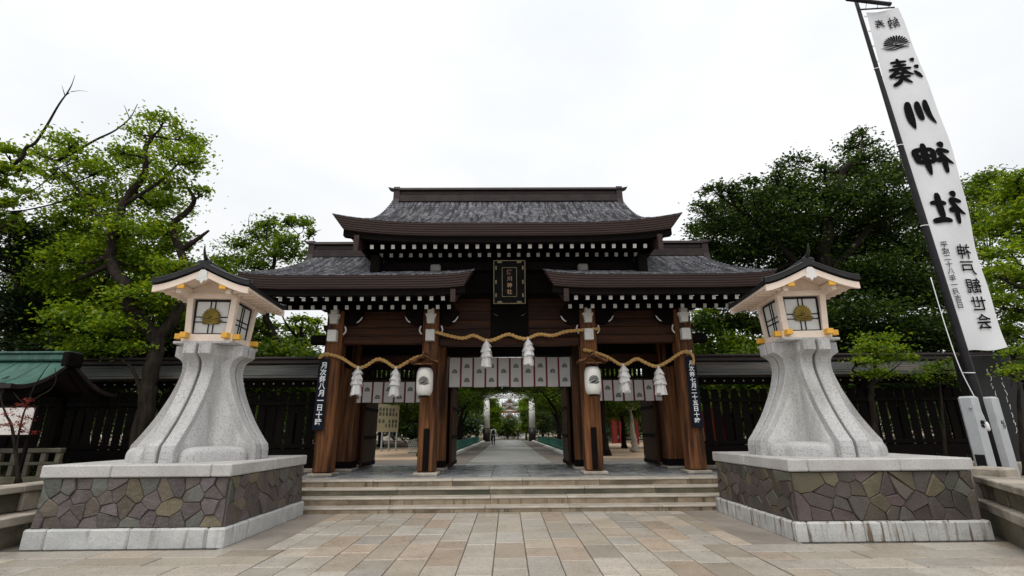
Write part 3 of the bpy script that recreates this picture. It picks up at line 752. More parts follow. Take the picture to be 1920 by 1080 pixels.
bx('tie_beam','dark',G,-PX[0]+.26,PX[0]-.26,14.15,14.45,3.66,4.1,.02)
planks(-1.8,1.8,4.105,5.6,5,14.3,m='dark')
for s in(-1,1):                                   # plate below the hanging board
    MB().tube([(s*.44,yb-.11,4.58),(s*.36,yb-.11,4.52),(s*.30,yb-.11,4.50)],[.012,.018,.01],5).build('carved_edge','brass',G)
# door leaves folded back between the middle and rear posts
for s in(-1,1):
    for xh in(PX[0]-.36,PX[0]+.36,PX[1]-.36):
        x=s*xh; Lf=bx('door_leaf','door',G,x-.04,x+.04,14.58,15.95,.60,3.0,.006)
        sd=-s if xh==PX[0]-.36 or xh==PX[1]-.36 else s
        for z in(.66,1.4,2.2,2.86): bx('door_rail','dark',Lf,x+sd*.041,x+sd*.06,14.6,15.93,z-.05,z+.05,.004)
        bx('shoe','grey_metal',Lf,x-.044,x+.044,15.84,15.954,.598,.80,.004)
for s in(-1,1):
    for x in PX:
        bx('shoe','dark',G,s*x-.26,s*x+.26,14.04,14.56,.601,.78,.01)
# ceilings and side walls keep the inside dark
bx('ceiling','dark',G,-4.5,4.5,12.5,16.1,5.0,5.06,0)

def gable_roof(xa,xb,ra,rb,ze,zr,curv,th,flare,fp,nm,hip=0):
    """eave corners xa..xb, ridge ends ra..rb, eave top ze, ridge zr"""
    half=(xb-xa)/2; mid=(xa+xb)/2; run=YR-YE
    def top(u,s):                 # u -1..1 across, s 0 eave .. 1 ridge
        e=xa+(xb-xa)*(u+1)/2; r=ra+(rb-ra)*(u+1)/2
        x=e+(r-e)*s
        z=ze+(zr-ze)*((1-curv)*s+curv*s*s)+(flare[0]*max(0,-u)**fp+flare[1]*max(0,u)**fp)*(1-s)**1.5
        if hip and abs(u)>.85: z=min(z,ze+flare[1]+(1-abs(u))*half*.6)
        return x,z
    us=np.linspace(-1,1,41) if not hip else np.concatenate([np.linspace(-1,-.8505,6),np.linspace(-.8495,.8495,38),np.linspace(.8505,1,6)])
    n=20
    mb=MB()
    for sg in(1,-1):
        yy=lambda s:YR-sg*(YR-(YE+run*s))
        for k in range(n):
            s0,s1=k/n,(k+1)/n
            A=[];B=[];C=[]
            for u in us:
                x,z=top(u,s0); A.append((x,yy(s0),z+.034)); C.append((x,yy(s0),z))
                x,z=top(u,s1); B.append((x,yy(s1),z))
            mb.grid([A,B],sm=False); mb.grid([C,A],sm=False)
    roof=mb.build(nm,'roof',G)
    mb=MB()                        # underside and verge
    for sg in(1,-1):
        yy=lambda s:YR-sg*(YR-(YE+run*s))
        rows=[]
        for s in np.linspace(.008,1,10):
            rows.append([(top(u*.94,s)[0],yy(s),top(u*.94,s)[1]-th+.012) for u in us])
        mb.grid(rows)
        for e in(-1,1):
            A=[];B=[]
            for s in np.linspace(.0,1,13):
                x,z=top(e,s); x2,_=top(e*.94,s); A.append((x,yy(s),z+.01)); B.append((x2,yy(s),z-th))
            mb.grid([A,B],sm=False)
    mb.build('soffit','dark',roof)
    nc=6                           # layered eave edge
    for sg in(1,-1):
        for k in range(nc):
            d0=k/nc; d1=(k+1)/nc; g=.003
            def pt(u,d,dy):
                uu=u*(1-.075*d); x,z=top(uu,0); y=YE+.012*k+dy; return (x,YR-sg*(YR-y),z+.012-th*d)
            A=[pt(u,d0,0) for u in us]; B=[pt(u,d1-.02,0) for u in us]; A2=[pt(u,d0,.06+.02*(nc-k)) for u in us]; B2=[pt(u,d1-.02,.06+.02*(nc-k)) for u in us]
            mb=MB(); mb.grid([A2,A],sm=False); mb.grid([A,B],sm=False); mb.grid([B,B2],sm=False)
            for e in(0,-1): mb.grid([[A[e],A2[e]],[B[e],B2[e]]],sm=False)
            mb.build('eave_edge','fascia',roof)
        mb=MB()                    # dark board under the edge
        uu=np.linspace(-.935,.935,31)
        A=[(top(u,0)[0],YR-sg*(YR-(YE+.10)),top(u,0)[1]-th+.10) for u in uu]; B=[(p[0],p[1],p[2]-.23) for p in A]
        A2=[(p[0],YR-sg*(YR-(YE+.26)),p[2]) for p in A]; B2=[(p[0],q[1],p[2]) for p,q in zip(B,A2)]
        mb.grid([A,B],sm=False); mb.grid([B,B2],sm=False); mb.grid([A2,B2],sm=False)
        for e in(0,-1): mb.grid([[A[e],A2[e]],[B[e],B2[e]]],sm=False)
        mb.build('eave_board','dark',roof)
    return roof,top
raf_me={}
def rafters(roof,x0,x1,n,y,z,slope,ln,key,wd=.095,ht=.11):
    if key not in raf_me:
        o=MB().box(-wd/2,wd/2,0,ln,-ht/2,ht/2,.004)
        me=bpy.data.meshes.new('rafter'); me.from_pydata(o.v,[],o.f); me.materials.append(M['dark']); me.materials.append(M['white' if key=='f' else 'white_shaded'])
        for p in me.polygons: p.material_index=1 if p.normal.y<-.9 else 0
        raf_me[key]=me
    for k in range(n):
        x=x0+(x1-x0)*k/(n-1)
        put('rafter',raf_me[key],roof,(x,y,z),(math.atan(slope),0,0))
def barge(roof,x,z0,s1,topf,u,h=.34,t=.12):
    A=[];ss=np.linspace(.015,s1,14)
    mb=MB()
    P=[]
    for s in ss:
        _,z=topf(u,s); P.append((YE+(YR-YE)*s,z))
    o=z0-(P[0][1])
    poly=[(y,z+o) for y,z in P]+[(y,z+o-h) for y,z in P[::-1]]
    mb.prism(poly,0,x-t/2,x+t/2).build('barge_board','fascia',roof,fix=True)
def ridge(roof,x0,x1,z,h,ends):
    y=YR
    bx('ridge','ridge',roof,x0,x1,y-.24,y+.24,z-.12,z+h*.33,.02)
    bx('ridge','ridge',roof,x0,x1,y-.19,y+.19,z+h*.335,z+h*.72,.03)
    mb=MB().prism([(y-.27,z+h*.725),(y+.27,z+h*.725),(y+.24,z+h*.93),(y+.1,z+h),(y-.1,z+h),(y-.24,z+h*.93)],0,x0-.02,x1+.02); mb.build('ridge_cap','ridge',roof,fix=True)
    for e in ends:
        x=x0 if e<0 else x1
        prof=[(-.33,z-.28),(-.25,z-.02),(-.23,z+h*.7),(-.27,z+h*.8),(-.24,z+h*1.02),(.24,z+h*1.02),(.27,z+h*.8),(.23,z+h*.7),(.25,z-.02),(.33,z-.28)]
        MB().prism([(y+a,b) for a,b in prof],0,x-.02 if e>0 else x-.17,x+.17 if e>0 else x+.02).build('ridge_end','ridge',roof,fix=True)
        q=[(x+e*.0,z+h*.88),(x+e*.20,z+h*.90),(x+e*.36,z+h*1.06),(x+e*.40,z+h*1.20),(x+e*.22,z+h*1.10),(x-e*.0,z+h*1.06)]
        MB().prism(q,1,y-.09,y+.09).build('ridge_horn','ridge',roof,fix=True)
# side roofs
for s in(-1,1):
    if s<0: rf,tp=gable_roof(-6.55,-.90,-6.0,-.95,5.165,6.86,.34,.34,(.10,.10),6,'side_roof')
    else:   rf,tp=gable_roof(.86,6.50,.92,6.0,5.165,6.86,.34,.34,(.10,.10),6,'side_roof')
    xs0,xs1=(-6.12,-1.62) if s<0 else (1.62,6.12)
    rafters(rf,xs0,xs1,17,11.36,4.655,.22,1.5,'f'); rafters(rf,xs0+(.06 if s<0 else -.1),xs1+(.10 if s<0 else -.06),17,11.78,4.545,.24,1.2,'b')
    for x in(s*1.36,s*6.22): barge(rf,x,4.83,.95,tp,0,.32)
    bx('purlin','dark',G,xs0,xs1,12.58,12.86,4.765,4.95,.01)
    bx('purlin','dark',G,xs0,xs1,15.74,16.02,4.765,4.95,.01)
    if s<0: ridge(rf,-6.05,-3.2,6.84,.42,(-1,))
    else: ridge(rf,3.2,6.05,6.84,.42,(1,))
# end walls of the side bays under the roof
for s in(-1,1):
    for k in range(4): bx('end_plank','dark',G,s*4.595-.03,s*4.595+.03,12.94,15.68,3.3+k*.5,3.79+k*.5,.006)
# upper roof on its dark body
rf,tp=gable_roof(-4.42,4.36,-4.42,4.36,6.52,8.78,.42,.34,(.25,.25),4,'upper_roof',1)
rafters(rf,-3.45,3.43,27,11.38,6.005,.22,1.5,'f'); rafters(rf,-3.36,3.34,27,11.98,6.0,.24,1.2,'b')
for x in(-3.78,3.75): barge(rf,x,6.23,.97,tp,0,.42)
ridge(rf,-3.52,3.50,8.72,.40,(-1,1))
bx('upper_wall','dark',rf,-3.45,3.45,12.3,16.2,5.05,5.62,.01); bx('upper_wall','dark',rf,-3.40,3.40,12.45,16.1,5.625,6.9,.01)
bx('purlin','dark',rf,-3.65,3.63,12.1,12.35,5.63,5.85,.01)
for s in(-1,1):
    bx('beam_nose','greyend',rf,s*1.92-.13,s*1.92+.13,11.88,12.09,5.52,5.72,.03)
    bx('purlin_end','dark',rf,s*3.45-.12,s*3.45+.12,11.75,12.09,5.30,5.95,.02)

# moss on the right roof corner
c=Vector((5.35,13.0,0)); mb=MB()
for k in range(900):
    s=random.uniform(.25,.95); u=random.gauss(.86,.10)
    if u>1: continue
    x=.86+(6.5-.86)*(u+1)/2+(.06-.56*(u+1)/2)*s; z=5.165+(6.72-5.165)*(.64*s+.36*s*s)+.02; y=YE+3.2*s; r=random.uniform(.02,.05)
    a=random.random()*6.28; mb.add([(x+r*math.cos(a),y+r*math.sin(a),z),(x+r*math.cos(a+2.1),y+r*math.sin(a+2.1),z+r*.5),(x+r*math.cos(a+4.2),y+r*math.sin(a+4.2),z+r)],[(0,1,2)])
tag(mb.build('moss','moss',G),kind='stuff')

# ------------------------------------------------------------------ hanging name board
def plaque():
    mx=Matrix.Translation((0,11.98,4.66))@Matrix.Rotation(R(7),4,'X')
    P=thing('name_board',(0,12.4,4.72),'black name board with thin gold borders hanging under the middle of the upper roof','name board')
    hw,h=.40,1.14
    MB().box(-hw,hw,-.02,.03,0,h,.006,mx=mx).build('board','ink',P)
    for s in(-1,1): MB().box(s*hw-.012,s*hw+.012,-.06,-.022,.0,h,.004,mx=mx).build('frame','brass',P)
    for z in(0.012,h-.012): MB().box(-hw+.014,hw-.014,-.06,-.022,z-.011,z+.011,.004,mx=mx).build('frame','brass',P)
    for s in(-1,1):
        for x,z in((s*.25,.05),(s*.25,h-.05)): MB().box(x-.06,x+.06,-.055,-.022,z-.024,z+.024,.004,mx=mx).build('fitting','brass',P)
        for z in(.22,h/2,h-.2): MB().box(s*(hw-.055)-.022,s*(hw-.055)+.022,-.055,-.022,z-.05,z+.05,.004,mx=mx).build('fitting','brass',P)
        MB().box(s*.185-.009,s*.185+.009,-.035,-.021,.20,.94,.002,mx=mx).build('inner_border','brass',P)
    for z in(.192,.948): MB().box(-.194,.194,-.035,-.021,z-.008,z+.008,.002,mx=mx).build('inner_border','brass',P)
    mb=MB(); vtext(mb,'湊川神社',.17,.135,lambda u,v:mx@Vector((u,-.0225,.83+v)),.004); mb.build('lettering','goldink',P)
plaque()

# ------------------------------------------------------------------ straw ropes, tassels, paper lanterns
def rope(pts,r,label,loops=None):
    P=thing('straw_rope',pts[0],label,'rope','sacred straw ropes across the gate')
    pp=smooth_pts(pts,10); L_=0; A=[[],[]]
    for i,p in enumerate(pp):
        if i: L_+=np.linalg.norm(p-pp[i-1])
        for k in(0,1):
            a=L_*32+k*math.pi; A[k].append((p[0],p[1]+math.cos(a)*r*.55,p[2]+math.sin(a)*r*.55))
    for k in(0,1): MB().tube(A[k],r*.72,7).build('strand','straw',P)
    return P
YF=12.42
def tassel(x,y,z,sc,label):
    P=thing('paper_tassel',(x,y,z-.68*sc),label,'paper tassel','white paper tassels on the straw ropes')
    MB().lathe([(.006,0),(.028,.02),(.03,.05),(.012,.075)],(x,y,z-.045),10).build('knot','tassel',P)
    for t,(zt,zb,r0,r1) in enumerate(((-.02,-.19,.02,.125),(-.10,-.33,.05,.15),(-.19,-.46,.075,.155),(-.27,-.70,.085,.145),(-.30,-.66,.06,.11))):
        mb=MB(); n=17
        for k in range(n):
            a=2*math.pi*(k+random.uniform(-.25,.25))/n; w=.5; zb2=zb+random.uniform(-.03,.03); rr=r1*random.uniform(.82,1.12)
            P0=[]
            for q in range(4):
                f=q/3; rad=(r0+(rr-r0)*(f**.8))*sc; zz=z+(zt+(zb2-zt)*f)*sc; wa=(.2+.16*f)
                P0.append([(x+rad*math.cos(a-wa),y+rad*math.sin(a-wa),zz),(x+rad*1.05*math.cos(a+wa),y+rad*1.05*math.sin(a+wa),zz)])
            mb.grid(P0,sm=False)
        mb.build('fringe','tassel',P)
rope([at(598,671,YF),at(612,664,YF),at(640,671,YF),at(668,688,YF),at(684,687,YF),at(706,674,YF),at(722,677,YF),at(742,689,YF),at(760,681,YF),at(778,671,YF),at(794,668,YF)],.042,'left straw rope sagging across the left doorway with two white tassels')
rope([at(816,622,YF),at(840,629,YF),at(868,634,YF),at(888,629,YF),at(910,638,YF),at(926,637,YF),at(952,627,YF),at(972,633,YF),at(988,635,YF),at(1010,627,YF),at(1036,629,YF),at(1060,622,YF),at(1088,619,YF),at(1124,616,YF)],.042,'highest straw rope spanning the wide middle doorway')
rope([at(1094,656,YF),at(1112,660,YF),at(1140,670,YF),at(1164,684,YF),at(1176,682,YF),at(1194,673,YF),at(1214,682,YF),at(1232,687,YF),at(1252,678,YF),at(1276,662,YF),at(1290,660,YF),at(1299,668,YF),at(1300,684,YF)],.042,'right straw rope sagging across the right doorway with two white tassels')
for px,py,l in((672,689,'outermost white paper tassel on the left straw rope, nearer the black notice board'),(743,690,'white paper tassel on the left straw rope, beside the left paper lantern'),
    (912,638,'left white paper tassel on the high middle straw rope'),(990,635,'right white paper tassel on the high middle straw rope'),
    (1168,684,'white paper tassel on the right straw rope, beside the right paper lantern'),(1234,688,'outermost white paper tassel on the right straw rope, nearer the black notice board')):
    p=at(px,py,YF-.02); tassel(p.x,p.y-.03,p.z,.98,l)
def paper_lantern(x,label):
    y=12.18; P=thing('paper_lantern',(x,y,2.40),label,'paper lantern','paper lanterns on the middle posts')
    z0,z1=2.40,3.07; n=23; pr=[]
    for i in range(n):
        t=i/(n-1); r=.205*(1-.30*abs(2*t-1)**5)*(1 if i%2 else .982)
        pr.append((r,z0+(z1-z0)*t))
    MB().lathe([(.12,z0)]+pr+[(.12,z1)],(x,y,0),32).build('paper_body','paper',P)
    MB().lathe([(.125,-.03),(.125,.0),(.11,.01)],(x,y,z0),20).build('bottom_ring','black',P)
    MB().lathe([(.125,-.01),(.13,.05),(.10,.06)],(x,y,z1),20).build('top_ring','black',P)
    mb=MB(); add_crest(mb,.29,lambda u,v:(x+.211*math.sin(u/.211),y-.211*math.cos(u/.211),2.72+v),11,.2); mb.build('crest','ink',P)
    HWr=.36; pz=lambda q:3.20+.20*(1-abs(q)/HWr)**1.35+.03*(abs(q)/HWr)**4
    xs_=np.linspace(-HWr,HWr,17); mb=MB()
    A=[[(x+q,yy,pz(q)) for q in xs_] for yy in(y-.30,y+.22)]; B=[[(p[0],p[1],p[2]-.05) for p in r] for r in A]
    mb.grid(A);mb.grid(B)
    for k in(0,1): mb.grid([A[k],B[k]],sm=False)
    for k in(0,-1): mb.grid([[A[0][k],B[0][k]],[A[1][k],B[1][k]]],sm=False)
    rf=mb.build('roof','wood',P,fix=True)
    bx('ridge','wood',rf,x-.03,x+.03,y-.33,y+.22,3.39,3.44,.01)
    bx('tie','wood',P,x-.22,x+.22,y-.25,y-.21,3.13,3.17,.006)
    MB().lathe([(.028,0),(.028,.01),(.012,.02)],(0,0,0),12).add([],[]).build('boss','brass',P).location=Vector((x,y-.31,3.28))-W[P]
    bx('bracket','dark',P,x-.05,x+.05,y+.05,12.50,3.08,3.16,.01)
paper_lantern(-2.115,'white paper lantern with black flower crest on the left middle post'); paper_lantern(2.06,'white paper lantern with black flower crest on the right middle post')

# ------------------------------------------------------------------ black date boards on the outer posts
for s,txt,l,px0 in((-1,'月次祭八月一日十時','tall black board with white writing on the far left gate post','L'),(1,'月次祭七月二十五日十時','tall black board with white writing on the far right gate post','R')):
    x=-4.745 if s<0 else 4.66; y=12.47
    P=thing('date_board',(x,y,1.62),l,'notice board','black date boards on the outer gate posts')
    bx('board','signblack',P,x-.135,x+.135,y-.03,y,1.60,3.36,.006)
    n=len(txt); mb=MB(); pt=1.60/n*.98
    for i,ch in enumerate(txt):
        v,f=text_poly(ch,.175 if n<10 else .15,.004); mb.add([(x+p[0]*.95,y-.032,3.25-pt*i-.06+p[1]*(1 if n<10 else .9)) for p in v],f)
    mb.build('lettering','whiteink',P)
    t=bx('paper_notice','bluewhite',None,x-.075,x+.075,12.485,12.497,3.42,3.53,.001)
    tag(t,'small white paper pasted above the %s black board'%('left' if s<0 else 'right'),'paper notice','small papers above the date boards')

# ------------------------------------------------------------------ curtains
def curtain(xa,xb,zt,zb,n,pat,y,label,edge=0):
    P=thing('curtain',((xa+xb)/2,y,zb),label,'curtain','white crested curtains in the doorways')
    wv=lambda x,z:y+.018*math.sin(x*5.1+z*2)+.010*math.sin(x*13+z*5)*(zt-z)/(zt-zb)
    wd=(xb-xa)/n
    for k in range(n):
        a,b=xa+k*wd,xa+(k+1)*wd; sm=.024
        mb=MB(); mb.grid([[(x+edge*.03*(zt-z)*( -1 if k==0 and i==0 else 0),wv(x,z),z) for i,x in enumerate(np.linspace(a+sm,b-sm,6))] for z in np.linspace(zb+.008*math.sin(k*2.1),zt,8)])
        pn=mb.build('panel','cloth',P)
        for zc in pat[k%len(pat)]:
            c=MB(); add=lambda u,v:((a+b)/2+u,wv((a+b)/2+u,zb+zc+v)-.006,zb+zc+v)
            for p in crest_polys(5,.07)[:5]: c.add([add(q[0]*.165,q[1]*.20) for q in p],[list(range(len(p)))])
            c.add([add(-.085,-.028),add(.085,-.028),add(.07,.0),add(-.07,.0)],[(0,1,2,3)])
            c.build('crest','greycrest',pn)
        if k<n-1:
            mb=MB(); mb.grid([[(x,wv(x,z)-.003,z) for x in(b-sm-.002,b+sm+.002)] for z in np.linspace(zb,zt,8)]); mb.build('seam','seam',P)
YC=14.08
tl,tr=at(842,671,YC),at(1068,669,YC); bl=at(838,726,YC)
curtain(tl.x,tr.x+.02,tl.z,bl.z,10,[(.42,),(.57,.17),(.42,),(.17,.57)],YC,'wide white curtain with red seams in the middle doorway')
a,b=at(660,717,YC),at(800,716,YC); c=at(700,755,YC)
curtain(a.x,b.x,a.z,c.z,7,[(.13,),(.34,)],YC,'short white curtain with red seams in the left side doorway')
a,b=at(1110,713,YC),at(1244,711,YC); c=at(1200,751,YC)
curtain(a.x,b.x,a.z,c.z,7,[(.13,),(.34,)],YC,'short white curtain with red seams in the right side doorway')

# ------------------------------------------------------------------ roofed picket fences
def fence(x0,x1,label):
    P=thing('roofed_fence',((x0+x1)/2,13.5,.6),label,'fence','roofed fences beside the gate')
    y=13.5
    for yy,zz,nm in((12.86,2.98,1),(14.14,2.98,-1)):
        n=5; mb=MB()
        for k in range(n):
            a=k/n; b=(k+1)/n
            ya,yb2=yy+(y-yy)*a,yy+(y-yy)*b; za,zb2=2.99+.40*(a*.8+.2*a*a),2.99+.40*(b*.8+.2*b*b)
            mb.add([(x0,ya,za),(x1,ya,za),(x1,ya,za+.02),(x0,ya,za+.02),(x1,yb2,zb2),(x0,yb2,zb2)],[(0,1,2,3),(3,2,4,5)])
        mb.add([(x0,yy,2.93),(x1,yy,2.93),(x1,yy,3.0),(x0,yy,3.0),(x0,y,3.2),(x1,y,3.2)],[(0,1,2,3),(0,4,5,1)])
        mb.build('roof_slope','fence_roof',P)
    bx('ridge','ridge',P,x0,x1,y-.16,y+.16,3.36,3.47,.02); bx('ridge_cap','ridge',P,x0,x1,y-.20,y+.20,3.475,3.55,.03)
    n=round((x1-x0)/.265); st=(x1-x0)/n
    bx('head_beam','dark',P,x0,x1,y-.09,y+.09,2.74,2.92,.01)
    nc=MB()
    for k in range(n): nc.lathe([(.0,0),(.022,.003),(.02,.012),(.0,.018)],(0,0,0),6)
    # round nail covers on the beam
    nc=MB()
    for k in range(n):
        x=x0+(k+.5)*st; nc.add([(x+.022*math.cos(t*math.pi/3),y-.095-(.012 if t==6 else 0),2.83+.022*math.sin(t*math.pi/3)) if t<6 else (x,y-.108,2.83) for t in range(7)],[(t,(t+1)%6,6) for t in range(6)])
    tag(nc.build('nail_cover','white',P),kind='stuff')
    pk=None
    for k in range(n):
        x=x0+(k+.5)*st; wd=st-.068
        if pk is None:
            pl=[(-wd/2,0),(wd/2,0),(wd/2,1.72)]+[(wd/2*math.cos(t*math.pi/6),1.72+.10*math.sin(t*math.pi/6)) for t in range(1,6)]+[(-wd/2,1.72)]
            pk=MB().prism(pl,1,-.013,.013).build('picket','dark',P,fix=True); pk.location=Vector((x,y,.80))-W[P]; dz=.80
        else: put('picket',pk.data,P,(x,y,.80))
    for z in(2.26,1.16): bx('rail','dark',P,x0,x1,y-.07,y-.021,z,z+.10,.008)
    bx('base_board','dark',P,x0,x1,y-.05,y+.05,.66,1.15,.01); bx('plinth','wall_stone',P,x0,x1,y-.14,y+.14,.55,.655,.02)
    m=max(2,round((x1-x0)/2.2))
    for k in range(m+1):
        x=x0+.1+(x1-x0-.2)*k/m; bx('post','dark',P,x-.09,x+.09,y+.022,y+.2,.60,2.738,.01)
fence(-17.0,-4.95,'dark picket fence with a grey roof strip left of the gate'); fence(4.95,17.0,'dark picket fence with a grey roof strip right of the gate')

# ------------------------------------------------------------------ green roofed hut at the left edge
def hut():
    P=thing('washing_pavilion',(-12,11.3,.62),'open timber pavilion with a curved green copper roof at the left edge','pavilion')
    x0,x1=-15.5,-10.15; yr=11.35; zr=3.22; rows=[]
    def prof(t):                              # t -1..1 front to back
        return zr-.72*(1-(1-abs(t))**1.9)+.03*abs(t)**6
    ysn=np.linspace(-1,1,25); xs_=np.linspace(x0,x1,13)
    T=[[(x+.10*abs(t)*(1 if x>-10.4 else 0),yr+1.38*t,prof(t)+.03*max(0,(x+11.5)/1.8)**2*abs(t)) for x in xs_] for t in ysn]
    B=[[(p[0],p[1],p[2]-.09) for p in r] for r in T]
    mb=MB(); mb.grid(T); rf=mb.build('roof','copper_green',P)
    mb=MB(); mb.grid(B)
    for k in(0,-1): mb.grid([T[k],B[k]],sm=False)
    mb.grid([[r[-1] for r in T],[r[-1] for r in B]],sm=False); mb.build('roof_edge','ridge',rf)
    for k in range(9):                        # seams
        x=x0+.4+k*.62
        MB().tube([(x,yr+1.38*t,prof(t)+.006) for t in ysn[:13]],.012,5).build('seam','copper_green',rf)
    bx('ridge','copper_green',rf,x0,x1-.02,yr-.14,yr+.14,zr-.04,zr+.12,.03)
    bx('ridge_cap','copper_green',rf,x0,x1+.03,yr-.18,yr+.18,zr+.122,zr+.17,.02)
    bx('ridge_end','dark',rf,x1-.10,x1+.06,yr-.22,yr+.22,zr-.18,zr+.16,.03)
    pl=[(yr+1.36*t,prof(t)-.095) for t in ysn]+[(yr+1.36*t,prof(t)-.30) for t in ysn[::-1]]
    MB().prism(pl,0,x1-.10,x1-.03).build('barge_board','dark',rf,fix=True)
    for x in(-14.6,-11.0):
        for s in(-1,1): bx('post','dark',P,x-.08,x+.08,yr+s*.9-.08,yr+s*.9+.08,.62,2.62,.01)
    for s in(-1,1):
        bx('beam','dark',P,-14.9,-10.6,yr+s*.9-.06,yr+s*.9+.06,2.42,2.60,.01)
        for x in(-12.0,-11.35,-10.7): bx('beam_end','white',P,x-.06,x+.06,yr-1.02,yr-.962,2.30,2.42,.006) if s<0 else None
    bx('beam','dark',P,-11.06,-10.94,yr-.83,yr+.83,2.42,2.6,.01)
    pl=[(yr-.85,2.6),(yr+.85,2.6),(yr,3.1)]; MB().prism(pl,0,-11.02,-10.96).build('gable','dark',P,fix=True)
hut()
p0,p1=at(2,765,9.9),at(54,815,9.9)
t=thing('notice_sheet',(p0.x,9.9,.62),'white notice sheet on a board under the green pavilion roof','notice')
bx('sheet','bluewhite',t,p0.x-.5,p1.x,9.88,9.90,p1.z,p0.z,.003); bx('backing','dark',t,p0.x-.54,p1.x+.03,9.905,9.94,p1.z-.04,p0.z+.04,.005)
for x in(p0.x-.4,p1.x-.06): bx('leg','dark',t,x-.03,x+.03,9.945,10.0,.60,p0.z,.005)
t=thing('stone_railing',(-10,10.3,.62),'low grey openwork railing below the left pavilion','railing')
x0,x1=-12.6,-8.98
bx('top_rail','step_dark',t,x0,x1,10.24,10.38,1.20,1.29,.015); bx('middle_rail','step_dark',t,x0,x1,10.26,10.36,.97,1.03,.01); bx('bottom_rail','step_dark',t,x0,x1,10.24,10.38,.62,.76,.015)  # dark stone here stands for tree shade, put into the colour
for k in range(13):
    x=x0+.06+k*(x1-x0-.12)/12; bx('baluster','step_dark',t,x-.05,x+.05,10.27,10.35,.762,1.198,.008)

